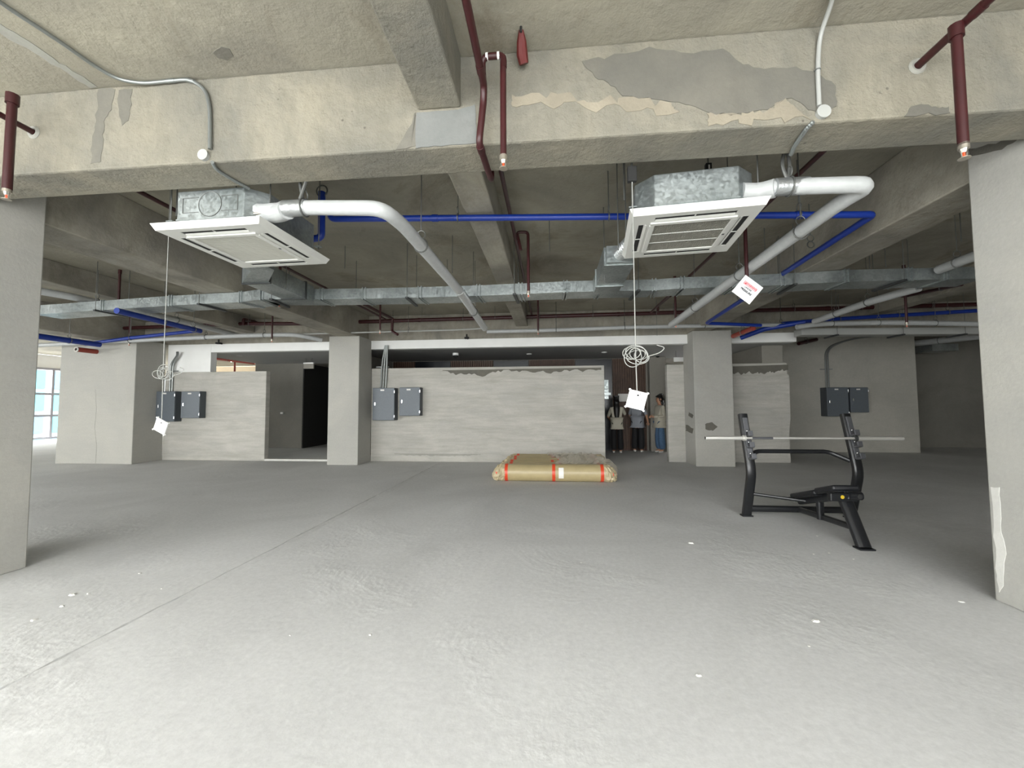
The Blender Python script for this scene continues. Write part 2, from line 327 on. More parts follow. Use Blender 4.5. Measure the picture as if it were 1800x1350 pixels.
sbox('concrete_beam', 3.22, 3.66, BY1, 10.15, 3.1, SLAB, 'beam2', 'deep concrete beam running into the depth right of the blue pipe', 'beam')
sbox('concrete_beam', -8.1, -7.8, BY1, 10.15, 3.365, SLAB, 'beam2', 'narrow concrete beam over the left bay seen above the far duct', 'beam')
sbox('concrete_beam', -11.5, -11.0, BY1, 10.15, 3.1, SLAB, 'beam2', 'deep concrete beam at far left above the broad wall pier', 'beam')
sbox('concrete_beam', 7.0, 7.3, BY1, 10.15, 3.365, SLAB, 'beam2', 'narrow concrete beam over the right bay beside the right column', 'beam')
rear_beam = sbox('concrete_beam', -12.4, XR, 10.15, 10.5, 3.08, SLAB, 'beam2', 'rear concrete beam above the white band and red sprinkler main', 'beam')
colL = sbox('concrete_column', -5.42, -4.60, 2.45, 3.28, 0, SLAB, 'col', 'large smooth concrete column cut off by the left edge', 'column')
colR = sbox('concrete_column', 3.135, 3.97, 2.45, 3.33, 0, SLAB, 'col', 'large smooth concrete column cut off by the right edge', 'column')
colML = sbox('concrete_column', -5.37, -4.60, 9.5, 10.2, 0, 3.1, 'col', 'concrete column between the dark doorway and the middle pair of grey boxes', 'column')
colMR = sbox('concrete_column', 3.255, 4.11, 9.78, 10.5, 0, 3.1, 'col', 'concrete column with dark scuffs right of the standing people', 'column')
pier = sbox('wall_left', -12.4, -10.3, 9.3, 10.1, 0, 3.1, 'col', 'broad concrete wall pier at the far left beside the window', 'wall')
partM = sbox('wall_back', -4.60, 1.29, 10.2, 10.4, 0, 2.37, 'part', 'low grey plastered partition behind the wrapped rolls with ragged mortar along its top', 'wall')
partL = sbox('wall_back_left', -10.3, -7.41, 10.1, 10.26, 0, 2.33, 'part', 'low plastered partition on the left carrying a pair of grey boxes', 'wall')
partR = sbox('wall_back_right', 2.86, 5.68, 10.52, 10.7, 0, 2.40, 'part', 'short plastered partition behind the scuffed column', 'wall')
bulk = struct('trim_1', MB().box(-9.05, 5.72, 10.16, 10.36, 2.86, 3.08), 'white', 'white painted band above the partitions', 'trim', .006)
struct('trim_2', MB().box(-10.3, -9.05, 10.16, 10.36, 2.33, 3.08), 'white', 'white painted wall piece above the left pair of boxes', 'trim', .006)
sbox('ceiling_lobby', -9.9, 5.72, 10.36, 13.3, 2.86, 3.08, 'lobbyceil', 'smooth grey lobby ceiling behind the white band', 'ceiling', .004)
wr = sbox('wall_right', 5.69, 10.48, 12.9, 14.4, 0, SLAB, 'wallg', 'grey rendered wall carrying the right pair of boxes', 'wall')
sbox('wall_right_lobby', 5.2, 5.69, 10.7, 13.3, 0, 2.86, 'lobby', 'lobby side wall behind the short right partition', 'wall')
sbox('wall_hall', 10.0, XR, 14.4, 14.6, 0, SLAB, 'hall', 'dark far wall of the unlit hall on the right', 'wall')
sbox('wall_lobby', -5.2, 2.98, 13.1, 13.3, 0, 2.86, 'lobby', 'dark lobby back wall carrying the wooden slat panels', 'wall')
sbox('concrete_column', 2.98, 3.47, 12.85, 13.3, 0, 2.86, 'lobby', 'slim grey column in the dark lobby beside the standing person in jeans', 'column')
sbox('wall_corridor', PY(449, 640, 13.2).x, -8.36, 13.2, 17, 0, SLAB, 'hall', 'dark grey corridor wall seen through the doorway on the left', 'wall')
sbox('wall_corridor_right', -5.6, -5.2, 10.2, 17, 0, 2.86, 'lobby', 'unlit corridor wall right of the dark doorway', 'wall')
sbox('wall_corridor_left', -8.36, -8.33, 13.21, 16.8, 0, 2.86, 'near_black', 'black side of the corridor inside the left doorway', 'wall', 0)  # thin sheet over the corridor's side in one near-black tone
sbox('wall_corridor_end', -8.33, -5.6, 16.8, 17, 0, SLAB, 'near_black', 'black end of the unlit corridor', 'wall')
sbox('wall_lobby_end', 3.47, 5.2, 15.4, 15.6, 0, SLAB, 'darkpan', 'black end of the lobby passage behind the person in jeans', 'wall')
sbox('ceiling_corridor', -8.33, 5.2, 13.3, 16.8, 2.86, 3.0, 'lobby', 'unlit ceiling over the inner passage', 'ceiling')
sbox('wall_store', XL, 5.2, YB, YB+.2, 0, SLAB, 'beige', 'pale beige wall of the lit back room beyond the left partition', 'wall')
sbox('wall_outer_right', XR, XR+.2, YF, 14.6, 0, SLAB, 'wallg', 'blank grey outer wall far to the right', 'wall')
sbox('blocker_wall_left', XL, XV, YF-.2, YF, 0, SLAB, 'wallg', 'unseen blank wall behind the camera, added to cut light from the left', 'wall')  # unseen blocker: closes the left end so the pier gets less light
sbox('blocker_wall_right', XW, XR, YF-.2, YF, 0, SLAB, 'wallg', 'unseen blank wall behind the camera, added to cut light from the right', 'wall')  # unseen blocker: shuts out right-hand daylight so light leans in from the left
sbox('trim_3', -7.41, -5.37, 10.1, 10.3, 0, .05, 'skim', 'pale raised threshold across the dark doorway', 'threshold', .006)
# mortar repairs, stains and worn plaster, each a thin layer with its own outline
patch(front_beam, [(1022,110),(1060,100),(1140,86),(1200,95),(1270,88),(1305,112),(1345,122),(1385,118),(1440,130),(1466,150),(1470,188),(1450,198),(1420,192),(1390,172),(1350,192),(1300,202),(1245,200),(1205,182),(1150,176),(1095,170),(1075,150),(1045,135)], 1, BY0, -.004, 'mortar')
patch(front_beam, [(731,198),(806,193),(836,185),(838,252),(775,257),(731,260)], 1, BY0, -.004, 'mortar_cool', amp=.02)
patch(front_beam, [(172,156),(204,156),(196,192),(184,214),(182,235),(178,286),(160,287),(164,240),(170,205)], 1, BY0, -.002, 'mortar')
patch(front_beam, [(208,158),(231,156),(230,190),(225,212),(216,220),(208,190)], 1, BY0, -.002, 'mortar')
patch(front_beam, [(1590,205),(1600,188),(1625,183),(1650,190),(1668,188),(1666,199)], 1, BY0, -.003, 'mortar')
patch(front_beam, [(1245,201),(1300,203),(1350,194),(1378,172),(1400,190),(1418,209),(1330,214),(1245,222)], 1, BY0, -.004, 'beam_pale', amp=.09, sub=7)
patch(front_beam, [(900,172),(980,168),(1080,174),(1180,182),(1188,196),(1090,192),(985,186),(900,188)], 1, BY0, -.003, 'beam_pale', amp=.09, sub=7)
patch(front_beam, [(700,262),(728,200),(733,198),(732,258)], 1, BY0, -.003, 'mortar')
patch(ceiling, [(0,40),(0,58),(60,92),(120,130),(158,154),(172,152),(140,130),(95,103),(50,70)], 2, SLAB, -.004, 'plaster', amp=.03)
patch(ceiling, [(374,92),(388,82),(404,86),(410,98),(400,106),(384,102)], 2, SLAB, -.003, 'mortar', amp=.03)
def strip(parent, pixtop, pixbot, v, thick, mat, n=60, amp=3., name='mortar_patch'):
    """band of mortar with a straight top and a torn lower edge"""
    def at(pl, t):
        x = pl[0][0]+(pl[-1][0]-pl[0][0])*t
        for (x0, y0), (x1, y1) in zip(pl[:-1], pl[1:]):
            if x <= x1+1e-6: return x, y0+(y1-y0)*(x-x0)/(x1-x0)
        return pl[-1]
    tp, bt = [], []; w = 0
    for i in range(n+1):
        t = i/n; x, y = at(pixtop, t); tp.append(hit(x, y, 1, v)); x2, y2 = at(pixbot, t)
        w = .55*w+random.uniform(-amp, amp); bt.append(hit(x, max(y+.8, y2+w), 1, v))
    vs = [p+Vector((0, d, 0)) for d in (.002, -thick) for p in tp+bt]; m_ = n+1; o = 2*m_; fs = []
    for i in range(n):
        fs += [(i, i+1, m_+i+1, m_+i), (o+i, o+m_+i, o+m_+i+1, o+i+1), (i, o+i, o+i+1, i+1), (m_+i, m_+i+1, o+m_+i+1, o+m_+i)]
    fs += [(0, m_, o+m_, o), (n, o+n, o+m_+n, m_+n)]
    return MB().add(vs, fs).build(name, mat, parent, smooth=False)
strip(partM, [(778, 651), (1057, 646)], [(778, 652), (800, 657), (830, 659), (850, 660), (870, 653), (895, 652), (930, 652), (965, 655), (1000, 651), (1057, 653)], 10.2, .006, 'mortar')
patch(partM, [(683,655),(778,651),(803,660),(803,670),(745,671),(683,668)], 1, 10.2, -.004, 'part', amp=.02)
strip(partM, [(693, 797), (845, 798)], [(693, 799), (760, 801), (845, 801)], 10.2, .004, 'plaster', 40, 1.2)
strip(partR, [(1288, 644), (1385, 641)], [(1288, 657), (1330, 655), (1385, 653)], 10.52, .006, 'mortar', 40, 3)
patch(partR, [(1370,658),(1385,657),(1390,811),(1374,811)], 1, 10.52, -.004, 'part', amp=.02)
patch(colMR, [(1239,745),(1251,742),(1262,750),(1253,757),(1240,755)], 1, 9.78, -.002, 'mortar', 'scuff_mark')
patch(colMR, [(1211,724),(1219,730),(1217,735),(1210,731)], 0, 3.255, -.0015, 'mortar', 'scuff_mark')
patch(colMR, [(1205,746),(1219,753),(1217,762),(1206,757)], 0, 3.255, -.0015, 'mortar', 'scuff_mark')
patch(colR, [(1742,856),(1757,858),(1760,905),(1760,925),(1768,975),(1764,1030),(1756,1042),(1752,1000),(1747.5,925)], 0, 3.135, -.003, 'skim', amp=.03)
patch(colR, [(1703,262),(1750,252),(1800,228),(1800,240),(1760,262),(1705,275)], 0, 3.135, -.003, 'mortar', amp=.03)
patch(pier, [(108,690),(168,686),(168,815),(97,815),(102,760)], 1, 9.3, -.004, 'col', amp=.02)
# windows: facade on the far left and the glazed front behind the camera
def facade(name, label, org, du, length, n, heights):
    """mullions, rails and one pane for each field; org is the lower corner, du the direction along the facade"""
    du = Vector(du); nrm = du.cross(Vector((0, 0, 1)))
    root = bpy.data.objects.new(name, None); COL.objects.link(root); root.location = org; tag(root, label, 'window', kind='structure')
    o = Vector(org); step = length/n
    for i in range(n+1):
        w = .16 if i % 4 == 0 else .09
        c = o+du*step*i; MB().obox(c+Vector((0, 0, (heights[0]+heights[-1])/2)), du*w/2, nrm*.06, Vector((0, 0, (heights[-1]-heights[0])/2))).build('mullion', 'mull', root, smooth=False)
    for h in heights:
        MB().obox(o+du*length/2+Vector((0, 0, h)), du*length/2, nrm*.05, Vector((0, 0, .045))).build('rail', 'mull', root, smooth=False)
    for i in range(n):
        for a, b in zip(heights[:-1], heights[1:]):
            MB().obox(o+du*step*(i+.5)+Vector((0, 0, (a+b)/2)), du*step*.47, nrm*.006, Vector((0, 0, (b-a)/2-.04))).build('pane', 'glass', root, smooth=False)
    return root
facade('window_1', 'grey framed glazed facade at the far left showing a teal building', (XL, YF, 0), (0, 1, 0), YB-YF, 18, (.08, 1.05, 2.0, 3.1))
facade('window_2', 'glazed front with grey mullions behind the camera', (XV, YF, 0), (1, 0, 0), XW-XV, 10, (.08, 1.4, 3.3))
sbox('wall_facade_head', XL-.15, XL, YF, YB, 3.1, SLAB, 'white', 'white lintel band above the far left windows', 'wall')
# office block opposite
b = thing('office_building', 'pale office building with teal glass seen through the far left windows', 'building', (-40, 30, -10))
MB().box(-46, -40, 14, 48, -10, 30).build('wall', 'bldwhite', b, smooth=False)
for k in range(8):
    y0 = 20+k*2.4
    for j in range(-2, 5):
        MB().box(-40.02, -39.9, y0, y0+1.8, j*1.75-.6, j*1.75+.85).build('window_pane', 'bldteal' if (k+j) % 3 else 'bldblue', b, smooth=False)

# ================================================================== SERVICES OVERHEAD
def hanger(parent, c, r, axis, top=SLAB+.005, mat='rod'):
    """ring clamp round a pipe and the rod that carries it"""
    c = Vector(c)
    MB().ring(c, axis, r+.006, .007, 16, 5).build('clamp', mat, parent)
    MB().ring(c+Vector((0, 0, r+.045)), axis, .038, .005, 12, 5).build('hanger_loop', mat, parent)
    MB().cyl(c+Vector((0, 0, r+.08)), (c.x, c.y, top), .005, n=6).build('hanger_rod', mat, parent)
# ---- air conditioners
def cassette(name, label, centre, rotz, knock, sy_):
    root = thing(name, label, 'air conditioner', (0, 0, 0), 'ceiling cassette air conditioners')
    h = .475; z1 = .05
    # casing
    c, k = .42, .13
    oct_ = [(-c+k,-c),(c-k,-c),(c,-c+k),(c,c-k),(c-k,c),(-c+k,c),(-c,c-k),(-c,-c+k)]
    ca = MB().prism([(x, y, z1) for x, y in oct_], (0, 0, .27)).build('casing', 'galv', root, smooth=False, bevel=.006)
    MB().prism([(x*1.015, y*1.015, z1+.03) for x, y in oct_], (0, 0, .012)).build('casing_rib', 'galv', ca, smooth=False)
    # panel: skirt, plate with four air slots, grille
    mb = MB()
    q = [(-h,-h),(h,-h),(h,h),(-h,h)]; g = .45
    mb.add([(x, y, z1) for x, y in q]+[(x*g/h, y*g/h, 0) for x, y in q], [(i, (i+1) % 4, 4+(i+1) % 4, 4+i) for i in range(4)]+[(0, 1, 2, 3)])
    xs = [-g, -.395, -.335, -.285, .285, .335, .395, g]
    for i in range(7):
        for j in range(7):
            slot = (i in (1, 5) and j == 3) or (j in (1, 5) and i == 3); mid = i == 3 and j == 3
            if not slot and not mid: mb.box(xs[i], xs[i+1], xs[j], xs[j+1], 0, .02)
    pn = mb.build('panel', 'acwhite', root, smooth=False)
    for x, y, w, d in ((0, -.365, .285, .03), (0, .365, .285, .03), (-.365, 0, .03, .285), (.365, 0, .03, .285)):
        MB().box(x-w, x+w, y-d, y+d, .004, .0215).build('slot_shade', 'dark', pn, smooth=False)  # flush dark fill standing in for the shade inside the slot
        if w > d: MB().obox((x, y-.018*(1 if y > 0 else -1), .001), (w-.004, 0, 0), (0, .010, -.004 if y < 0 else .004), (0, 0, .002)).build('flap', 'acwhite', root, smooth=False)
        else: MB().obox((x-.018*(1 if x > 0 else -1), y, .001), (0, d-.004, 0), (.010, 0, -.004 if x < 0 else .004), (0, 0, .002)).build('flap', 'acwhite', root, smooth=False)
        cx = (.004, .03) if w > d else (.03, .004)
        MB().box(x-cx[0], x+cx[0], y-cx[1], y+cx[1], .0, .018).build('slot_rib', 'acwhite', pn, smooth=False)
    fr = MB()
    for a in (-1, 1):
        fr.box(-.31, .31, a*.295-.02, a*.295+.02, -.012, .005); fr.box(a*.295-.02, a*.295+.02, -.275, .275, -.012, .005)
    gf = fr.build('grille_frame', 'acwhite', root, smooth=False, bevel=.004)
    gr = MB().box(-.277, .277, -.277, .277, .012, .016)
    gr_o = gr.build('filter', 'dgrey' if knock == 'mesh' else 'acgrille', gf, smooth=False)
    sl = MB(); ns = 24 if knock == 'mesh' else 34
    for i in range(ns):
        y = -.27+i*.54/(ns-1)
        hw = .0028 if knock == 'mesh' else .0042; sl.box(-.276, .276, y-hw, y+hw, -.004, .004)
    for i in range(30 if knock == 'mesh' else 8):
        x = -.27+i*.54/((30 if knock == 'mesh' else 8)-1); sl.box(x-.0016, x+.0016, -.276, .276, -.003, .003)
    sl.build('grille', 'acmesh' if knock == 'mesh' else 'acgrille', root, smooth=False)
    for y in (-.09, .09) if knock == 'mesh' else (): MB().box(-.277, .277, y-.004, y+.004, -.007, .004).build('grille_bar', 'acwhite', gf, smooth=False)
    MB().box(.285, .302, -.01, .012, -.014, -.011).build('badge', 'dgrey', gf, smooth=False)
    if knock == 'outline':
        kn = MB(); y = -c-.002
        kn.ring((-.0, y, .20), (0, 1, 0), .10, .003, 26, 4)
        for a in (-1, 1):
            kn.bar((a*.10, y, .14), (a*.24, y, .14), .004, .004); kn.bar((a*.24, y, .14), (a*.24, y, .26), .004, .004); kn.bar((a*.10, y, .26), (a*.24, y, .26), .004, .004)
        kn.build('knockout_outline', 'rod', ca)
    for sx, sy in ((-1,-1),(1,-1),(1,1),(-1,1)):
        MB().box(sx*.44-.03, sx*.44+.03, sy*.33-.02, sy*.33+.02, .12, .128).build('hanger_bracket', 'galv', root, smooth=False)
        MB().cyl((sx*.445, sy*.33, .10), (sx*.445, sy*.33, SLAB-centre[2]-.01), .005, n=6).build('hanger_rod', 'rod', root)
    for y in (-.36, -.31): MB().cyl((.33, y, .13), (.43, y, .13), .014, n=10).build('pipe_stub', 'brass', root)
    root.location = centre; root.rotation_euler = (0, 0, rotz)
    return root
cassette('air_conditioner', 'white ceiling cassette air conditioner on the left with plain grille and outlined knockouts', (-2.655, 3.36, 2.80), math.radians(-1.8), 'outline', -.13)
cassette('air_conditioner', 'white ceiling cassette air conditioner on the right with mesh grille and tilted corner', (1.115, 3.475, 2.80), math.radians(-6), 'mesh', -.2)
# ---- insulated white refrigerant and drain pipes
def pipe(name, label, cat, pts, r, mat, hang=(), fil=.09, n=12, joints=(), jmat=None, group=None, hmat='rod'):
    root = thing(name, label, cat, pts[0], group)
    path = fillet(pts, fil)
    MB().sweep(path, r, n).build('pipe', mat, root)
    for f in joints:
        p, d = along(path, f); MB().cyl(p-d*.03, p+d*.03, r*1.16, n=n).build('coupling', jmat or mat, root)
    for f in hang:
        p, d = along(path, f); hanger(root, p, r, d, mat=hmat)
    return root
def insul_left():
    a = PY(450, 372, 3.04); b = PY(535, 365, 2.92); c = PY(672, 366, 2.80); X = c.x+.05
    d = PX(740, 432, X); e = PX(808, 512, X); f = PX(852, 577, X)
    root = pipe('insulated_pipe', 'white foil wrapped pipe from the left air conditioner bending into the depth', 'pipe', [a, b, c, Vector((X, c.y+.3, c.z)), e, f], .054, 'insul', (), .12)
    hanger(root, d, .054, (0, 1, 0)); hanger(root, PX(832, 548, X), .054, (0, 1, 0)); hanger(root, b, .06, (1, 0, 0))
    MB().sweep([b-Vector((.16, 0, 0)), b+Vector((.02, 0, 0))], .062, 12).build('foil_sleeve', 'foil', root)
    MB().sweep(fillet([a-Vector((.05, 0, -.01)), a+Vector((.16, 0, -.035)), b-Vector((.14, 0, .01))], .1), .07, 12, rs=None).build('wrap', 'insul', root)
    for k, (z, y) in enumerate(((.62, .02), (.5, -.03))):
        MB().sweep(fillet([b+Vector((-.02, y, .05)), b+Vector((-.06+k*.1, y, .22)), b+Vector((-.03+k*.08, y+.02, z))], .08), .012, 7).build('drain_hose', 'rod', root)
    MB().cyl(e-Vector((0, .3, 0))*.1, e+Vector((0, .45, -.004)), .059, n=12).build('bare_foil', 'foil', root)
insul_left()
def insul_right():
    a = PY(1318, 337, 3.08); b = PY(1388, 328, 3.02); c = PY(1530, 324, 2.96); X = c.x-.03
    e = PX(1180, 571, X)
    root = pipe('insulated_pipe', 'white foil wrapped pipe from the right air conditioner doubling back into the depth', 'pipe', [a, b, c, Vector((X, c.y+.25, c.z)), e], .056, 'insul', (), .09)
    hanger(root, PX(1408, 408, X), .056, (0, 1, 0)); hanger(root, PX(1222, 540, X), .056, (0, 1, 0)); hanger(root, PX(1300, 484, X), .056, (0, 1, 0)); hanger(root, b, .058, (1, 0, 0))
    MB().cyl(b-Vector((.1, 0, 0)), b+Vector((.12, 0, 0)), .06, n=14).build('foil_sleeve', 'foil', root)
    MB().sweep(fillet([a-Vector((.06, 0, 0)), a+Vector((.06, 0, -.01)), b-Vector((.1, 0, .006))], .05), .066, 12).build('wrap', 'insul', root)
    for k in range(2): MB().sweep(fillet([b+Vector((-.01, 0, .04)), b+Vector((-.05+k*.06, .0, .16)), b+Vector((.02-k*.04, .02, .42))], .08), .012, 7).build('drain_hose', 'rod', root)
insul_right()
# ---- blue water pipes
def blue_run():
    Yb = 4.05; p0 = PY(581, 358, Yb); p1 = PY(581, 385, Yb); p2 = PY(1536, 377, Yb); X = p2.x
    p3 = PX(1242, 568, X); p4 = PY(1338, 572, p3.y+.1); 
    root = pipe('blue_pipe', 'long blue water pipe crossing behind both air conditioners and turning back beside the deep beam', 'pipe', [p0, p1, p2, p3, p4], .032, 'blue', (), .05, joints=(.12, .45))
    for x in (805, 1070, 1405):
        c = PY(x, 384, Yb); c.z = p1.z+(p2.z-p1.z)*(c.x-p1.x)/(p2.x-p1.x); hanger(root, c, .032, (1, 0, 0))
    for x, y in ((1425, 430), (1300, 523)): hanger(root, PX(x, y, X), .032, (0, 1, 0))
    return X, p3
BX, BP = blue_run()
q = PY(565, 352, 3.8)
pipe('blue_pipe', 'short upright blue pipe beside the left air conditioner ending in an elbow', 'pipe', [PY(566, 338, 4.0), PY(565, 418, 4.0), PY(546, 420, 4.0)], .036, 'blue', (), .05)
MBq = MB().ring(PY(566, 336, 4.0), (0, 1, 0), .06, .008, 14, 5).build('hanger_loop', 'rod', bpy.data.objects['blue_pipe.001'])
pipe('blue_pipe', 'blue pipe slanting behind the scuffed column towards the white band', 'pipe', [PY(1302, 594, 9.6), PY(1345, 578, 9.3), PY(1415, 566, 9.0)], .05, 'blue', (), .05)
pipe('blue_pipe', 'far blue pipe above the white pipe on the right', 'pipe', [PY(1375, 569, 9.3), PY(1450, 562, 9.3), PY(1720, 546, 9.3)], .04, 'blue', (.3, .6, .85), .05)
pipe('blue_pipe', 'blue pipe in the left bay slanting away below the duct', 'pipe', [PZ(205, 546, 2.86), PZ(352, 582, 2.86)], .045, 'blue', (.5, .9), .05)
pipe('blue_pipe', 'far blue pipe over the broad left pier', 'pipe', [PY(150, 605, 8.9), PY(230, 594, 8.9), PY(352, 581, 8.9)], .04, 'blue', (.4,), .05)
pipe('blue_pipe', 'blue pipe beside the left column above the window', 'pipe', [PZ(60, 590, 2.85), PZ(175, 606, 2.85)], .06, 'blue', (.5,), .05)
# ---- red sprinkler network
def head(root, p):
    MB().cyl(p+Vector((0, 0, .03)), p, .024, n=10).build('socket', 'brass', root)
    hd = MB().cyl(p, p-Vector((0, 0, .02)), .018, .012, n=8).build('sprinkler_head', 'brass', root)
    MB().cyl(p-Vector((0, 0, .048)), p-Vector((0, 0, .052)), .026, n=12).build('deflector', 'brass', hd)
    for a in (-1, 1): MB().cyl(p+Vector((a*.014, 0, -.015)), p+Vector((a*.010, 0, -.05)), .003, n=5).build('frame_arm', 'brass', hd)
    MB().cyl(p-Vector((0, 0, .018)), p-Vector((0, 0, .048)), .006, n=6).build('bulb', 'orange', hd)
def drop(label, x, y0, y1, Y, r=.019, top=None, cap=True):
    a = PY(x, y1, Y); t = PY(x, y0, Y) if top is None else Vector((a.x, a.y, top))
    t = Vector((a.x, a.y, t.z if not cap or Y < 2.5 else SLAB-.02))
    root = thing('sprinkler_drop', label, 'sprinkler', a, 'sprinkler drops')
    MB().cyl(t, a+Vector((0, 0, .02)), r, n=10).build('pipe', 'red', root)
    if cap: MB().cyl(t+Vector((0, 0, .02)), t-Vector((0, 0, .05)), r*1.35, n=10).build('fitting', 'red', root)
    head(root, a); return root, a
z = 3.40
front = [PZ(808, 0, z), PZ(840, 125, z)]; fx = -.40
P = [Vector((fx, YF+.2, z)), Vector((fx, 2.45, z)), PY(850, 178, 2.49), PY(842, 252, 2.50), PY(864, 318, 2.97), Vector((-.44, 3.0, 3.55)), Vector((-.44, 10.1, 3.55))]
P[4].z = max(P[4].z, 2.98)
pipe('sprinkler_pipe', 'dark red sprinkler pipe ducking under the front beam and running along the centre beam', 'pipe', P, .022, 'red', (), .05, joints=(.30, .42, .455, .49, .52))
r_, a_ = drop('dark red sprinkler drop with a hooked top in front of the wide front beam', 885, 100, 282, 2.38, cap=False)
t_ = PY(885, 97, 2.38)
MB().sweep(fillet([Vector((-.40, 2.42, 3.40)), Vector((-.40, 2.38, t_.z)), t_, t_-Vector((0, 0, .08))], .045), .02, 10).build('bend', 'red', r_)
for x in (856, 876): MB().cyl(Vector((PY(x-2, 97, 2.38).x, 2.38, t_.z)), Vector((PY(x+2, 97, 2.38).x, 2.38, t_.z)), .0215, n=10).build('thread_tape', 'paper', r_)
r_, a_ = drop('red sprinkler drop with a hooked top ending at the duct beside the centre beam', 929, 420, 516, 5.2, cap=False)
t_ = PY(928, 408, 5.2)
MB().sweep(fillet([PY(916, 440, 5.2), PY(908, 408, 5.2), t_, Vector((a_.x, a_.y, t_.z-.1))], .05), .02, 10).build('bend', 'red', r_)
drop('red sprinkler drop in front of the white band at the centre beam', 946, 528, 584, 8.3)
drop('red sprinkler drop left of the white insulated pipe above the middle boxes', 668, 535, 583, 8.2)
drop('red sprinkler drop just below the left branch duct', 491, 505, 534, 5.9)
drop('long red sprinkler drop over the left bay under the secondary beam', 208, 470, 543, 6.2)
drop('thin red sprinkler drop before the white band left of the doorway column', 478, 553, 598, 9.0)
drop('thin red sprinkler drop over the broad left pier', 227, 560, 604, 9.1)
sd, sa = drop('red sprinkler drop carrying the white warning sign', 1313, 436, 496, 4.55)
drop('red sprinkler drop in front of the scuffed column top', 1188, 545, 571, 7.6)
drop('red sprinkler drop in the right bay before the white pipe', 1594, 515, 570, 7.4)
r_, a_ = drop('red sprinkler drop at the left edge in front of the wide front beam', 12, 172, 338, 2.40, .026)
r_, a_ = drop('brown red sprinkler drop at top right in front of the wide front beam', 1694, 50, 262, 2.30, .024)
w1 = PY(60, 233, BY0); 
pipe('sprinkler_pipe', 'short red pipe entering the front beam at the left edge', 'pipe', [Vector((w1.x, 1.2, w1.z)), w1], .02, 'red')
w2 = PY(1612, 117, BY0)
pipe('sprinkler_pipe', 'red pipe entering a plastered hole in the front beam at top right', 'pipe', [Vector((w2.x, .8, w2.z)), w2], .022, 'red', joints=(.8,))
for w in (w1, w2): MB().ring(w-Vector((0, .002, 0)), (0, 1, 0), .035, .014, 14, 5).build('plaster_collar', 'plaster', front_beam)
b2 = PZ(1300, 400, 3.5).x
pipe('sprinkler_pipe', 'dark red branch pipe passing above the right air conditioner into the depth', 'pipe', [Vector((2.27, BY1, 3.5)), Vector((2.27, 9.55, 3.5))], .022, 'red', (), joints=(.2, .6))
pipe('sprinkler_pipe', 'dark red branch pipe passing above the left air conditioner into the depth', 'pipe', [Vector((-3.98, BY1, 3.5)), Vector((-3.98, 9.55, 3.5))], .022, 'red', (), joints=(.3, .6))
pipe('sprinkler_pipe', 'red sprinkler main across the rear between the two deep beams', 'pipe', [PY(622, 566, 9.6), PY(1237, 548, 9.6)], .045, 'red', (.12, .33, .55, .7, .92), joints=(.2, .5, .77), n=12)
pipe('sprinkler_pipe', 'red sprinkler main across the rear right bay', 'pipe', [PY(1318, 546, 9.6), PY(1720, 535, 9.6)], .045, 'red', (.2, .5, .8), joints=(.35, .67), n=12)
pipe('sprinkler_pipe', 'red sprinkler main across the rear left bay', 'pipe', [PY(212, 577, 9.6), PY(430, 569, 9.6), PY(540, 569, 9.6)], .045, 'red', (.3, .7), joints=(.4,), n=12)
pipe('sprinkler_pipe', 'red branch stepping up from the rear main beside the doorway column', 'pipe', [PY(640, 535, 7.6), PY(690, 560, 9.0), PY(689, 582, 9.0), PY(699, 588, 8.9)], .03, 'red', fil=.05)
pipe('sprinkler_pipe', 'red branch rising from the rear main to the right of the cable coil', 'pipe', [PY(1156, 548, 9.4), PY(1156, 538, 9.4), PY(1178, 520, 8.6)], .03, 'red', fil=.05)
pipe('sprinkler_pipe', 'red branch rising from the rear main in the left bay', 'pipe', [PY(428, 572, 9.5), PY(428, 561, 9.5), PY(450, 566, 10)], .035, 'red', fil=.04)
pipe('sprinkler_pipe', 'red branch rising steeply beyond the right bay', 'pipe', [PY(1555, 538, 9.55), PY(1555, 528, 9.5), PY(1690, 500, 7.3)], .03, 'red', (.8,), fil=.04)
pipe('sprinkler_pipe', 'short red pipe stub against the grey wall on the right', 'pipe', [PY(1404, 604, 12.3), PY(1435, 597, 12.86)], .05, 'red', (.4,))
pipe('sprinkler_pipe', 'brown red pipe stub in front of the white band beside the scuffed column', 'pipe', [PZ(1289, 591, 2.9), PZ(1324, 577, 2.9)], .05, 'redbr', (.5,))
p = PY(134, 614, 8.85)
st = pipe('sprinkler_pipe', 'open ended red pipe stub pointing at the viewer from the broad left pier', 'pipe', [p, Vector((p.x, 9.31, p.z))], .06, 'redbr')
MB().ring(p, (0, 1, 0), .048, .016, 16, 6).build('pipe_mouth', 'skim', st); MB().cyl(p+Vector((0, -.002, 0)), p+Vector((0, .01, 0)), .03, n=14).build('pipe_bore', 'dark', st)
# red plastic sleeve left in the slab
p = PZ(916, 52, SLAB); rs = thing('pipe_sleeve', 'torn red plastic sleeve hanging from the slab at top centre', 'sleeve', p)
MB().sweep([p, p+Vector((0, .04, -.04)), p+Vector((.0, .085, -.09)), p+Vector((.01, .11, -.13))], .02, 9, rs=[.014, .03, .036, .03]).build('sleeve', plain('red_plastic', '#5e1c1a', .4), rs)
MB().cyl(p+Vector((0, -.02, 0)), p+Vector((0, -.015, -.03)), .008, n=6).build('nail', 'dark', rs)
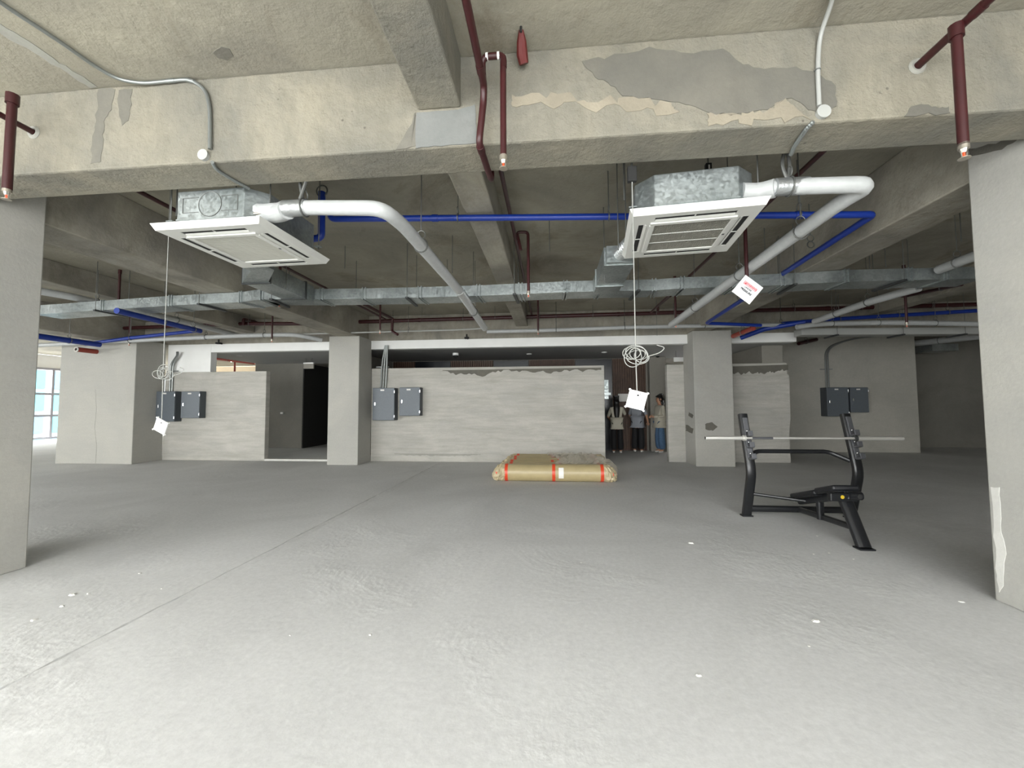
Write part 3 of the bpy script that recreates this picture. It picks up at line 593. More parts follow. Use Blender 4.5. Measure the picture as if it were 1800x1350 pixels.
# ---- warning sign on the sprinkler
sc = PY(1314, 509, 4.52)
SGK = .9                                            # lettering and borders scale with the card
sg = thing('warning_sign', 'white square warning card hung cornerwise on a red sprinkler drop', 'sign', sc)
R45 = Matrix.Rotation(math.radians(40), 4, 'Y'); hs = .125
def sg_pts(x, y): return sc+(R45 @ Vector((x*SGK, 0, y*SGK)))
MB().prism([sg_pts(-hs, -hs), sg_pts(hs, -hs), sg_pts(hs, hs), sg_pts(-hs, hs)], (0, .006, 0)).build('card', 'paper', sg, smooth=False)
def flat(pts, y, mat, name): MB().prism([sg_pts(*p)+Vector((0, y, 0)) for p in pts], (0, .0015, 0)).build(name, mat, sg, smooth=False)
def rect(x0, x1, y0, y1): return [(x0, y0), (x1, y0), (x1, y1), (x0, y1)]
def text_mesh(txt, size, x, y, mat, bold=.0):
    cv = bpy.data.curves.new('t', 'FONT'); cv.body = txt; cv.size = size; cv.align_x = 'CENTER'; cv.align_y = 'CENTER'; cv.extrude = .0006; cv.offset = bold
    to = bpy.data.objects.new('t', cv); COL.objects.link(to); dg = bpy.context.evaluated_depsgraph_get()
    me = bpy.data.meshes.new_from_object(to.evaluated_get(dg)); bpy.data.objects.remove(to)
    vs = [sg_pts(x+v.co.x, y+v.co.y)+Vector((0, -.0025-v.co.z, 0)) for v in me.vertices]
    mb = MB(); mb.add(vs, [tuple(p.vertices) for p in me.polygons]); mb.build('lettering', mat, sg, smooth=False)
for x0, x1, y0, y1 in ((-.1, .1, .083, .086), (-.1, .1, -.086, -.083), (-.1, -.097, -.086, .086), (.097, .1, -.086, .086)): flat(rect(x0, x1, y0, y1), -.001, 'pink_print', 'border')
flat(rect(-.085, .085, .03, .07), -.001, 'red_print', 'header'); flat(rect(-.080, .080, .034, .066), -.0018, 'pink_print', 'header_field')
flat([(-.076, .037), (-.048, .037), (-.062, .062)], -.0026, 'red_print', 'warning_triangle')
text_mesh('WARNING', .030, .018, .05, 'red_print', .0006); text_mesh('UNDER', .028, 0, .008, 'black_print', .0006); text_mesh('PRESSURE', .034, 0, -.03, 'black_print', .0012)
flat(rect(-.07, .07, -.064, -.058), -.001, 'pink_print', 'small_print')
# ---- main galvanised duct
def duct(name, label, pts, w, h, joints=True, trapeze=()):
    """rectangular duct through the listed lower front corners; each length its own part with a flange at the joint"""
    root = thing(name, label, 'duct', pts[0])
    for i in range(len(pts)-1):
        a, b_ = Vector(pts[i]), Vector(pts[i+1]); d = (b_-a).normalized(); sd = Vector((-d.y, d.x, 0)).normalized()
        if sd.y < -1e-3: sd = -sd
        off = sd*w/2+Vector((0, 0, h/2))
        MB().obox((a+b_)/2+off, (b_-a)/2, sd*w/2, (0, 0, h/2)).build('duct_length', 'galv', root, smooth=False)
        if joints and i > 0:
            for e in (-.022, .022):
                MB().obox(a+off+d*e, d*.007, sd*(w/2+.014), (0, 0, h/2+.014)).build('flange', 'galv', root, smooth=False)
    for f in trapeze:
        p, d = along(pts, f); sd = Vector((-d.y, d.x, 0)).normalized()
        if sd.y < 0: sd = -sd
        MB().obox(p+sd*w/2+Vector((0, 0, -.014)), d*.02, sd*(w/2+.07), (0, 0, .012)).build('trapeze', 'dgrey', root, smooth=False)
        for e in (-.05, w+.05): MB().cyl(p+sd*e+Vector((0, 0, -.02)), Vector((p.x+sd.x*e, p.y+sd.y*e, SLAB-.01)), .005, n=6).build('hanger_rod', 'rod', root)
    return root
DZ = 2.94
dp = [(60,553),(180,545),(300,537),(423,531),(460,526),(565,526),(640,525),(738,523),(841,520),(915,517),(994,513.5),(1055,512),(1150,510.5),(1200,507),(1290,504),(1376,501),(1489,495),(1600,492.5),(1664,491),(1730,489.5)]
duct('air_duct', 'long galvanised rectangular duct crossing the whole room below the slab', [PZ(x, y, DZ) for x, y in dp], .36, .15, True, (.10, .24, .33, .47, .58, .70, .84, .93))
# branch to the left air conditioner
lb = thing('air_duct', 'galvanised branch duct from behind the left air conditioner back to the main duct', 'duct', (-3.2, 4.2, 2.95))
MB().box(-3.30, -3.02, 3.80, 4.2, 2.90, 3.08).build('collar', 'galv', lb, smooth=False)
MB().box(-3.72, -3.38, 4.6, 5.55, 2.90, 3.12).build('duct_length', 'galv', lb, smooth=False)
MB().add([(-3.30,4.2,2.9),(-3.02,4.2,2.9),(-3.02,4.2,3.08),(-3.30,4.2,3.08),(-3.72,4.6,2.9),(-3.38,4.6,2.9),(-3.38,4.6,3.12),(-3.72,4.6,3.12)], [(0,1,2,3),(7,6,5,4),(0,4,5,1),(1,5,6,2),(2,6,7,3),(3,7,4,0)]).build('offset', 'galv', lb, smooth=False)
for y in (4.62, 5.35): MB().box(-3.735, -3.365, y-.012, y+.012, 2.885, 3.135).build('flange', 'dgrey', lb, smooth=False)
for x, y in ((-3.74, 4.9), (-3.36, 4.9)): MB().cyl((x, y, 2.9), (x, y, SLAB-.01), .005, n=6).build('hanger_rod', 'rod', lb)
rb = thing('air_duct', 'galvanised branch duct with silver flexible hose to the right air conditioner', 'duct', (.75, 5, 2.95))
MB().box(.58, .90, 4.45, 5.60, 2.90, 3.10).build('duct_length', 'galv', rb, smooth=False)
MB().box(.60, .88, 4.38, 4.45, 2.91, 3.09).build('collar', 'galv', rb, smooth=False)
hs_ = [Vector((.80, 3.93, 2.98)), Vector((.75, 4.12, 2.97)), Vector((.74, 4.42, 3.0))]
fp = fillet(hs_, .12, 8); fine = [along(fp, i/56)[0] for i in range(57)]
MB().sweep(fine, .07, 14, rs=[.072 if i % 4 < 2 else .062 for i in range(57)]).build('flexible_hose', 'foil', rb)
MB().box(.565, .915, 5.2, 5.23, 2.885, 3.115).build('flange', 'galv', rb, smooth=False)
# ---- rear white pipes and conduits
pipe('white_pipe', 'long white insulated pipe across the rear of the left bay', 'pipe', [PY(62, 607, 9.05), PY(180, 601, 9.05), PY(290, 596, 9.05), PY(425, 590, 9.05), PY(520, 588, 9.05), PY(566, 598, 9.4)], .05, 'insul', (.35, .62, .82), .3)
pipe('white_pipe', 'thin white conduit across the front of the doorway column', 'pipe', [PY(520, 587.5, 9.2), PY(800, 580, 9.2), PY(856, 577, 9.2)], .018, 'pvc', (.6,), joints=(.27,))
pipe('white_pipe', 'white insulated pipe along the top of the white band in the middle', 'pipe', [PY(856, 583, 9.2), PY(985, 580, 9.2), PY(1100, 575.5, 9.2), PY(1250, 572.5, 9.2), PY(1390, 571, 9.2)], .042, 'insul', (.24, .47, .73, .97), .3, hmat='dgrey')
pipe('white_pipe', 'white insulated pipe across the rear right bay', 'pipe', [PY(1400, 575, 8.9), PY(1445, 569, 8.9), PY(1560, 567, 8.9), PY(1640, 568, 8.9), PY(1730, 570, 8.9)], .05, 'insul', (.2, .45, .75), .3)
pipe('white_pipe', 'white insulated pipe slanting from the duct down to the rear right bay', 'pipe', [PZ(1615, 506, 3.0), PZ(1530, 530, 3.0), PZ(1432, 565, 3.0)], .055, 'insul', (.35, .7), .05)
pipe('white_pipe', 'white insulated pipe at upper right disappearing behind the right column', 'pipe', [PZ(1650, 474, 3.05), PZ(1740, 440, 3.05)], .055, 'insul', (.4,), .05)
pipe('white_pipe', 'white insulated pipe in the left bay above the duct beside the left column', 'pipe', [PZ(50, 508, 3.17), PZ(128, 522, 3.17), PZ(300, 560, 3.17), PZ(420, 590, 3.17)], .055, 'insul', (.2, .55), .1)
tr = thing('cable_tray', 'long pale metal trunking below the rear white pipe on the right', 'trunking', PY(1400, 590, 9.6))
a, b_ = PY(1402, 585, 9.6), PY(1740, 583, 9.6)
MB().obox((a+b_)/2, (b_-a)/2, (0, .14, 0), (0, 0, .07)).build('trunking', 'pvc', tr, smooth=False)
for f in (.18, .52, .83):
    p = a.lerp(b_, f); MB().obox(p+Vector((0, 0, -.085)), (.02, 0, 0), (0, .22, 0), (0, 0, .015)).build('bracket', 'dgrey', tr, smooth=False)
    MB().cyl(p+Vector((0, -.2, -.08)), Vector((p.x, p.y-.2, SLAB-.01)), .005, n=6).build('hanger_rod', 'rod', tr)
a, b_ = PY(1605, 604, 13.4), PY(1730, 590, 12.0)
pipe('white_pipe', 'dim insulated pipe in the dark hall on the right', 'pipe', [a, b_], .09, 'insul', (.4,))
ud = thing('air_duct', 'dim galvanised fan box hanging in the dark hall on the right', 'duct', PY(1650, 620, 13.4))
p = PY(1645, 614, 13.4); MB().box(p.x-.35, p.x+.35, p.y-.3, p.y+.3, p.z-.08, p.z+.12).build('fan_box', 'galv', ud, smooth=False)
MB().cyl(p+Vector((.3, 0, .1)), Vector((p.x+.3, p.y, SLAB-.01)), .006, n=6).build('hanger_rod', 'rod', ud); MB().cyl(p+Vector((-.3, 0, .1)), Vector((p.x-.3, p.y, SLAB-.01)), .006, n=6).build('hanger_rod', 'rod', ud)
# ---- bare threaded rods hanging from the slab
for x, y0, Y, where in ((626,507,6.2,'left of the white insulated pipe, lower'), (606,472,5.6,'behind the left air conditioner'), (786,505,6.3,'between the white insulated pipe and the centre beam'), (795,480,5.4,'left of the centre beam, thinner'), (835,500,6.4,'left of the centre beam at the duct'), (966,442,5.0,'right of the hooked sprinkler'), (1063,500,4.8,'left of the silver hose'), (1087,440,3.9,'beside the silver hose'), (1097,352,3.3,'left of the black box'), (1346,480,5.6,'right of the warning sign'), (1371,492,5.9,'second from the warning sign'), (1529,472,5.6,'right of the deep beam'), (1557,470,5.6,'right of the deep beam, taller'), (1690,425,4.2,'next to the right column'), (1597,470,6.2,'middle of the right bay'), (310,380,3.2,'left of the left air conditioner'), (1143,430,4.4,'behind the right air conditioner'), (1155,590,9.2,'above the cable coil'), (870,560,9.4,'beside the insulated pipe end'), (742,556,9.3,'above the middle partition')):
    p = PY(x, y0, Y)
    if p.z > SLAB-.1: continue
    tag(MB().cyl(p, Vector((p.x, p.y, SLAB-.005)), .005, n=6).build('threaded_rod', 'rod', origin=p), 'bare threaded rod hanging from the slab '+where, 'rod', 'bare hanger rods')
# ---- front conduits with round boxes on the wide front beam
def round_box(root, c, nrm, r=.035):
    c = Vector(c); nrm = Vector(nrm)
    MB().cyl(c, c+nrm*.022, r, n=20).build('junction_box', 'pvc', root)
    MB().cyl(c+nrm*.022, c+nrm*.026, r*1.08, n=20).build('box_lid', 'pvc', root)
yc = BY0-.016
pts = [PZ(-120, -85, SLAB-.02), PZ(0, 5, SLAB-.02), PZ(95, 66, SLAB-.02), PZ(160, 112, SLAB-.02), PZ(205, 139, SLAB-.03), PY(250, 147, yc-.01), PY(335, 139, yc), PY(362, 158, yc), PY(369, 190, yc), PY(369, 262, yc)]
root = pipe('cable_conduit', 'grey steel conduit from top left down the front beam to a round box', 'conduit', pts, .0125, 'conduit', fil=.1, joints=(.62, .70))
c = PY(361, 275, BY0); round_box(root, c, (0, -1, 0))
MB().sweep(fillet([PY(373, 285, BY0-.01), PZ(380, 298, BZ-.012), PZ(412, 318, BZ-.012), PZ(438, 331, BZ-.012)], .05), .012, 8).build('flexible_tail', 'conduit', root)
pts = [PZ(1475, -60, SLAB-.02), PZ(1462, 5, SLAB-.02), PY(1441, 62, yc), PY(1437, 120, yc), PY(1440, 186, yc)]
root = pipe('cable_conduit', 'pale conduit coming down the front beam to a round box at upper right', 'conduit', pts, .0125, 'pvc', fil=.15, joints=())
c = PY(1444, 200, BY0); round_box(root, c, (0, -1, 0), .037)
p = PY(1437, 123, yc); MB().ring(p, (0, 0, 1), .015, .004, 12, 5).build('saddle', 'conduit', root)
fp = fillet([PY(1430, 214, BY0-.012), PZ(1418, 226, BZ-.014), PZ(1396, 258, BZ-.014), PZ(1390, 272, BZ-.014)], .05); fine = [along(fp, i/60)[0] for i in range(61)]
MB().sweep(fine, .012, 8, rs=[.014 if i % 3 else .011 for i in range(61)]).build('flexible_tail', 'conduit', root)
# ---- dangling cables with white cover plates
def coil(root, c, R, loops, r=.0032):
    random.seed(int(abs(c.x)*100)); n = 200; pts = []          # one wire wound in untidy turns
    ph = [random.uniform(0, 6.28) for _ in range(6)]
    for i in range(n):
        t = i/(n-1); a = 2*PI*loops*t; rr = R*(.72+.22*math.sin(a*.37+ph[0])+.12*math.sin(a*.61+ph[1])); ox = R*.32*math.sin(a*.23+ph[2]); oz = R*.22*math.sin(a*.31+ph[3]); q = .8+.2*math.sin(a*.17+ph[4])
        pts.append(c+Vector((ox+rr*math.cos(a), .025*math.sin(a*.5+ph[5]), oz+rr*q*math.sin(a))))
    MB().sweep(pts, r, 6).build('cable_coil', 'cable', root)
    e = pts[-1]; MB().sweep(fillet([e, e+Vector((R*.9, 0, R*.25)), e+Vector((R*1.4, 0, R*.7)), e+Vector((R*.7, .01, R*.95))], R*.5, 8), r, 6).build('cable_end', 'cable', root)
def plate_drop(label, x, Y, ytop, ycoil, yplate, R, loops, tilt, side, box):
    p = PY(x, yplate, Y); t = PY(x, ytop, Y); cc = PY(x, ycoil, Y); X = p.x
    root = thing('cable_drop', label, 'cable', (X, Y, p.z))
    top = Vector((X, Y, t.z))
    MB().sweep([top, Vector((X, Y, cc.z)), Vector((X+.004, Y, p.z+side*.45))], .0035, 6).build('cable', 'cable', root)
    coil(root, Vector((X, Y, cc.z)), R, loops)
    Rm = Matrix.Rotation(tilt, 4, 'Y') @ Matrix.Rotation(math.radians(8), 4, 'X'); h = side/2
    c = Vector((X, Y, p.z)); q = lambda a, b_, d: c+(Rm @ Vector((a, d, b_)))
    pl = MB().add([q(a, b_, d) for d in (-.006, .006) for a, b_ in ((-h,-h),(h,-h),(h,h),(-h,h))], [(0,1,2,3),(7,6,5,4),(0,4,5,1),(1,5,6,2),(2,6,7,3),(3,7,4,0)]).build('cover_plate', 'paper', root, smooth=False, bevel=.002)
    for a, b_ in ((-h,-h),(h,-h),(h,h),(-h,h)): MB().cyl(q(a, b_, -.01), q(a, b_, .01), .007, n=8).build('corner_lug', 'paper', pl)
    MB().sphere(q(0, h*.55, -.008), .008, .004, .006, 8, 6).build('cable_hole', 'dark', pl)
    for a, b_ in ((-.5, .2), (.5, .1), (-.35, -.5), (.0, -.6), (.35, -.55), (.2, .75), (-.2, .7)): MB().sphere(q(a*h, b_*h, -.007), .0035, .002, .0035, 6, 4).build('screw_hole', 'rod', pl)
    if box:
        MB().box(X-.032, X+.032, Y-.02, Y+.02, t.z-.04, t.z+.07).build('hanging_box', 'dark', root, smooth=False, bevel=.006)
        MB().cyl((X, Y, t.z+.06), (X, Y, SLAB-.01), .006, n=6).build('box_rod', 'rod', root)
    else: MB().cyl(top, (X, Y, SLAB-.01), .0035, n=6).build('cable_top', 'cable', root)
plate_drop('thin white cable with coil and tilted white plate hanging from the right air conditioner', 1119, 2.94, 310, 624, 703, .082, 6, math.radians(14), .125, True)
plate_drop('thin white cable with coil and tilted white plate hanging before the left boxes', 283, 3.55, 412, 657, 749, .085, 6, math.radians(26), .125, False)
p = PY(1245, 298, 3.6); bx = thing('black_box', 'small black slotted bracket hanging above the right air conditioner', 'bracket', p)
MB().box(p.x-.025, p.x+.025, p.y-.02, p.y+.02, p.z-.06, p.z+.05).build('body', 'dark', bx, smooth=False, bevel=.005); MB().cyl(p, Vector((p.x, p.y, SLAB-.01)), .006, n=6).build('hanger_rod', 'rod', bx)
MB().box(p.x-.006, p.x+.006, p.y-.024, p.y-.018, p.z-.03, p.z+.03).build('slot', 'skim', bx, smooth=False)
# ================================================================== WALL EQUIPMENT
def elec_box(label, px0, px1, py0, py1, Yw, depth, leftflap=0):
    a = PY(px0, py0, Yw-depth); b_ = PY(px1, py1, Yw-depth); x0, x1, z0, z1 = a.x, b_.x, b_.z, a.z
    root = thing('electrical_box', label, 'electrical box', ((x0+x1)/2, Yw, z0), 'grey electrical boxes')
    MB().box(x0, x1, Yw-depth+.02, Yw+.002, z0, z1).build('body', 'boxside', root, smooth=False, bevel=.008)
    d = MB().box(x0+.004, x1-.004, Yw-depth-.005, Yw-depth+.018, z0+.004, z1-.004).build('door', 'boxgrey', root, smooth=False, bevel=.006)
    zc = (z0+z1)/2
    MB().box(x0+.055, x0+.085, Yw-depth-.018, Yw-depth-.005, zc-.035, zc+.045).build('handle', 'chrome', d, smooth=False, bevel=.004)
    for z_ in (z0+.1, z1-.1): MB().cyl((x1-.004, Yw-depth-.006, z_-.03), (x1-.004, Yw-depth-.006, z_+.03), .011, n=8).build('hinge', 'chrome', d)
    xm = x0*.55+x1*.45; MB().box(xm-.05, xm+.05, Yw-depth-.0075, Yw-depth-.005, z1-.075, z1-.04).build('rating_label', 'label', d, smooth=False)
    return x0, x1, z0, z1
def riser(label, n, x, Yw, z0, pts_top, r=.022):
    root = thing('conduit_riser', label, 'conduit', (x, Yw, z0))
    for k in range(n):
        off = Vector((k*.065, 0, 0))
        MB().sweep(fillet([Vector((x, Yw-.03, z0))+off]+[Vector(p)+off*(1 if i < 1 else .4) for i, p in enumerate(pts_top)], .35, 8), r, 9).build('conduit_tube', 'conduit', root)
    zs = z0+.55
    MB().box(x-.14, x+.2, Yw-.012, Yw, zs-.015, zs+.015).build('strut', 'conduit', root, smooth=False)
x0, x1, z0, z1 = elec_box('left grey electrical box of the left pair, beside the broad pier', 275, 306, 688, 741, 10.1, .22)
elec_box('right grey electrical box of the left pair on the left partition', 319, 350, 688, 735, 10.1, .20)
riser('pair of steel conduits rising from the left pair of boxes', 2, (x0+x1)/2-.08, 10.1, z1-.005, [((x0+x1)/2-.08, 10.07, 2.55), ((x0+x1)/2+.12, 10.05, 2.78), ((x0+x1)/2+.16, 10.0, 2.86)])
x0, x1, z0, z1 = elec_box('left grey electrical box of the middle pair, against the column', 655, 693, 682, 739, 10.2, .24)
elec_box('right grey electrical box of the middle pair on the plastered partition', 702, 738, 681, 731, 10.2, .22)
riser('bundle of steel conduits rising from the middle pair of boxes', 3, (x0+x1)/2-.16, 10.2, z1-.005, [((x0+x1)/2-.12, 10.14, 2.5), ((x0+x1)/2-.02, 10.1, 2.95)])
x0, x1, z0, z1 = elec_box('left dark grey electrical box of the right pair, behind the bench', 1453, 1493, 681, 732, 12.9, .30)
elec_box('right dark grey electrical box of the right pair on the grey wall', 1494, 1528, 681, 725, 12.9, .24)
riser('pair of steel conduits bending right above the right pair of boxes', 2, (x0+x1)/2-.12, 12.9, z1-.005, [((x0+x1)/2-.12, 12.87, 3.05), ((x0+x1)/2+.5, 12.8, 3.28), ((x0+x1)/2+1.9, 12.5, 3.42)])
# dome cameras, call points and small ceiling fittings
def dome(label, x, y, Y, up_z):
    p = PY(x, y, Y); root = thing('dome_camera', label, 'camera', p)
    MB().cyl(p+Vector((0, 0, .05)), Vector((p.x, p.y, up_z)), .085, n=18).build('housing', 'white', root); MB().sphere(p+Vector((0, 0, .05)), .07, .07, .08, 14, 8).build('dome', 'dark', root)
dome('white dome camera under the lobby ceiling above the left doorway', 421, 622, 11.0, 2.86)
dome('white dome camera on the slim lobby column', 1156, 627, 12.7, 2.86)
dome('small white detector under the lobby ceiling above the partition', 801, 628, 11.2, 2.86)
def small_sprinkler(label, x, y, Yw):
    p = PY(x, y, Yw); root = thing('side_sprinkler', label, 'sprinkler', p)
    MB().cyl(Vector((p.x, Yw+.02, p.z)), p-Vector((0, .12, 0)), .025, n=10).build('spout', 'dark', root); MB().cyl(p-Vector((0, .11, 0)), p-Vector((0, .11, -.09)), .02, n=8).build('stem', 'dark', root)
    MB().box(p.x-.05, p.x+.05, p.y-.16, p.y-.08, p.z-.03, p.z+.015).build('deflector', 'dark', root, smooth=False)
small_sprinkler('small dark sprinkler on the white band above the middle partition', 822, 595, 10.16)
small_sprinkler('small dark sprinkler on the white band above the left partition', 390, 604, 10.16)
p = PY(543, 643, 11.8); es = thing('exit_sign', 'unlit grey sign box hanging in the dark left doorway', 'sign box', p)
MB().box(p.x-.16, p.x+.16, p.y-.03, p.y+.03, p.z-.09, p.z+.09).build('sign_box', 'lobby', es, smooth=False, bevel=.01); MB().box(p.x-.16, p.x+.16, p.y-.035, p.y+.035, p.z+.06, p.z+.095).build('lid', 'white', es, smooth=False)
for a in (-.1, .1): MB().cyl((p.x+a, p.y, p.z+.09), (p.x+a, p.y, 2.86), .006, n=6).build('hanger_rod', 'rod', es)
p = PY(496, 726, 13.2); tag(MB().box(p.x-.05, p.x+.05, 13.17, 13.2, p.z-.03, p.z+.03).build('wall_switch', 'white', smooth=False, bevel=.005), 'small white switch on the grey corridor wall', 'switch')
p = PY(1195, 632, 11.5); es = thing('exit_sign', 'small white sign box hanging left of the scuffed column', 'sign box', p)
MB().box(p.x-.16, p.x+.16, p.y-.03, p.y+.03, p.z-.06, p.z+.06).build('sign_box', 'white', es, smooth=False, bevel=.01)
for a in (-.1, .1): MB().cyl((p.x+a, p.y, p.z+.05), (p.x+a, p.y, 2.86), .006, n=6).build('hanger_rod', 'rod', es)
# downlights in the lobby ceiling
for x, y, w in ((930, 622, 'left of centre'), (1062, 619, 'nearest the doorway')):
    p = PZ(x, y, 2.86); r_ = thing('downlight', 'unlit round downlight in the lobby ceiling '+w, 'downlight', p, 'lobby downlights')
    MB().ring(p-Vector((0, 0, .004)), (0, 0, 1), .07, .01, 18, 5).build('trim_ring', 'white', r_); MB().cyl(p-Vector((0, 0, .002)), p+Vector((0, 0, .03)), .06, n=18).build('diffuser', 'lobbyceil', r_)
# wooden slat panels on the lobby wall
def slat_panel(label, xa, xb):
    a, b_ = PY(xa, 640, 13.1).x, PY(xb, 640, 13.1).x; root = thing('slat_panel', label, 'wall panel', ((a+b_)/2, 13.1, 0), 'wooden slat panels in the lobby')
    MB().box(a, b_, 13.06, 13.098, 0, 2.84).build('backing', 'wood', root, smooth=False)
    k = int((b_-a)/.07); mb = MB()
    for i in range(k):
        x = a+(i+.5)*(b_-a)/k; mb.box(x-.02, x+.02, 13.02, 13.065, 0.02, 2.84)
    o = mb.build('slat', 'wood', root, smooth=False); o['kind'] = 'stuff'
for xa, xb, w in ((692, 730, 'leftmost, above the middle boxes'), (793, 867, 'second from the left above the partition'), (930, 1010, 'third from the left above the partition'), (1076, 1134, 'behind the standing people')): slat_panel('walnut slat panel on the lobby wall, '+w, xa, xb)
for xa, xb, w in ((731, 792, 'left'), (868, 929, 'middle'), (1011, 1075, 'right')):
    a, b_ = PY(xa, 640, 13.1).x, PY(xb, 640, 13.1).x
    tag(MB().box(a, b_, 13.04, 13.098, 0, 2.84).build('dark_panel', 'darkpan', smooth=False, bevel=.004), 'black glossy panel on the lobby wall, the '+w+' one', 'wall panel', 'black lobby panels')
p = PY(1098, 699, 13.0); tag(MB().box(p.x-.2, p.x+.2, 12.99, 13.015, p.z-.12, p.z+.12).build('notice', 'label', smooth=False), 'pale notice on the slat panel behind the people', 'notice')
a, b_ = PY(1060, 668, 10.9), PY(1069, 702, 10.9)
wb = thing('meter_box', 'pale metal box behind the end of the middle partition', 'box', ((a.x+b_.x)/2, 10.9, b_.z))
MB().box(a.x-.1, b_.x, 10.75, 10.95, b_.z, a.z).build('body', 'galv', wb, smooth=False, bevel=.01); MB().box(a.x-.1, b_.x, 10.41, 10.76, b_.z+.1, b_.z+.16).build('bracket', 'galv', wb, smooth=False)
# lit back room beyond the left partition
lamp = thing('tube_lamp', 'bright fluorescent tube lamp in the back room above the left partition', 'lamp', (-12.5, 16.2, 3.35))
MB().box(-13.6, -10.9, 16.1, 16.3, 3.36, 3.42).build('housing', 'white', lamp, smooth=False); MB().cyl((-13.5, 16.2, 3.33), (-11.0, 16.2, 3.33), .03, n=10).build('tube', 'tube_lamp', lamp)
for x in (-13.3, -11.2): MB().cyl((x, 16.2, 3.42), (x, 16.2, SLAB), .006, n=6).build('hanger_rod', 'rod', lamp)
pipe('sprinkler_pipe', 'thin red pipe seen in the lit back room above the left partition', 'pipe', [PY(352, 627, 15.0), PY(448, 639, 15.4)], .05, 'redbr', (.5,))
pipe('sprinkler_pipe', 'thin upright red pipe in the lit back room above the left partition', 'pipe', [PY(413, 632, 15.3), PY(412, 670, 15.3)], .035, 'redbr')
# ================================================================== THINGS ON THE FLOOR
# ---- wrapped rolls
def roll(label, Y, r, xa, xb, tapes, lbl, seed):
    random.seed(seed); c0, c1 = Vector((xa, Y, r)), Vector((xb, Y, r)); root = thing('wrapped_roll', label, 'roll', ((xa+xb)/2, Y, 0), 'kraft wrapped rolls')
    MB().sweep([c0, c1], r, 28).build('roll', 'kraft', root)
    for t in tapes:
        MB().sweep([(t-.028, Y, r), (t+.028, Y, r)], r+.003, 28).build('tape_band', 'tape', root)
    if lbl:
        pts = []
        for i in range(7):
            a = math.radians(150+i*12); pts.append((math.cos(a), math.sin(a)))
        mb = MB(); R = r+.004
        vs = [(x, Y+R*c, r-R*s_+2*R*s_*0) for x in (lbl, lbl+.09) for c, s_ in pts]
        mb.add(vs, [(i, i+1, 8+i, 7+i) for i in range(6)]); mb.build('paper_label', 'label', root)
    for s_, c in ((-1, c0), (1, c1)):                     # crumpled wrapping at both ends
        n, k = 22, 9; vs = []
        for i in range(k):
            t = i/(k-1); rr = r*(1.0+.03*math.sin(t*3)-.62*t**3.2)
            for j in range(n):
                a = 2*PI*j/n; q = rr*(1+random.uniform(-.16, .16)*min(1, t*3))
                z_ = r+q*math.sin(a)-.35*r*t*t
                vs.append((c.x+s_*(t*.24+random.uniform(-.015, .015)*t), Y+q*math.cos(a)*1.02, max(.006, z_)))
        fs = [(i*n+j, i*n+(j+1) % n, (i+1)*n+(j+1) % n, (i+1)*n+j) for i in range(k-1) for j in range(n)]+[tuple(range((k-1)*n, k*n))]
        MB().add(vs, fs).build('crumpled_end', 'kraft2', root, smooth=False)
        d = c+Vector((s_*.08, -r*.85, -.03)); MB().obox(d, (.09, .0, .035*s_), (0, .004, 0), (-.008, 0, .026)).build('tape_strip', 'tape', root, smooth=False)
names = ['front', 'second', 'third', 'fourth', 'fifth', 'rearmost']
for k in range(6):
    Y = 7.74+k*.335; r = .158 if k == 0 else .152; sh = random.uniform(-.03, .03)+k*.012
    roll('kraft paper roll with red tape on the floor, %s of the pile' % names[k], Y, r, -.86+sh, .93+sh, (-.84+sh, .03+sh, .90+sh) if k == 0 else (-.82+sh, random.uniform(-.15, .15)+sh, .84+sh), .12 if k == 0 else None, 31+k)
random.seed(5)
nx, ny = 22, 16; vs = []                                   # torn clear film lying over the right half of the pile
for j in range(ny):
    for i in range(nx):
        u, v = i/(nx-1), j/(ny-1); x = .02+.35*(1-v)*0+u*1.15+.12*math.sin(v*5); y = 7.86+v*1.62
        k = (y-7.74)/.335; d = (k-round(k))*.335; zr = .155+math.sqrt(max(0, .158**2-d*d)) if abs(d) < .158 else .2
        vs.append((x, y, max(.26, zr)+.012+random.uniform(0, .035)-(max(0, u-.85)*1.1)))
tag(MB().add(vs, [(j*nx+i, j*nx+i+1, (j+1)*nx+i+1, (j+1)*nx+i) for j in range(ny-1) for i in range(nx-1)]).build('plastic_film', 'film', smooth=False), 'crumpled clear plastic film over the right half of the wrapped rolls', 'film')
# ---- decline bench with barbell
BN = thing('weight_bench', 'black decline bench press frame with padded seat standing on the right', 'bench', (3.0, 5.0, 0))
def rtube(pts, w, h, name, mat='blk', parent=BN, upv=(0, 1, 0), fil=.06):
    """flattened oval tube"""
    path = fillet(pts, fil, 4); mb = MB(); n = 14; vs = []
    ts = [(path[min(i+1, len(path)-1)]-path[max(i-1, 0)]).normalized() for i in range(len(path))]
    for p, t in zip(path, ts):
        u = Vector(upv); sd = t.cross(u).normalized(); u2 = sd.cross(t).normalized()
        for j in range(n):
            a = 2*PI*j/n; ca, sa_ = math.cos(a), math.sin(a)
            vs.append(p+sd*(w/2*math.copysign(abs(ca)**.55, ca))+u2*(h/2*math.copysign(abs(sa_)**.55, sa_)))
    k = len(path); fs = [(i*n+j, i*n+(j+1) % n, (i+1)*n+(j+1) % n, (i+1)*n+j) for i in range(k-1) for j in range(n)]+[tuple(range(n))[::-1], tuple(range((k-1)*n, k*n))]
    return mb.add(vs, fs).build(name, mat, parent)
YU = 5.52
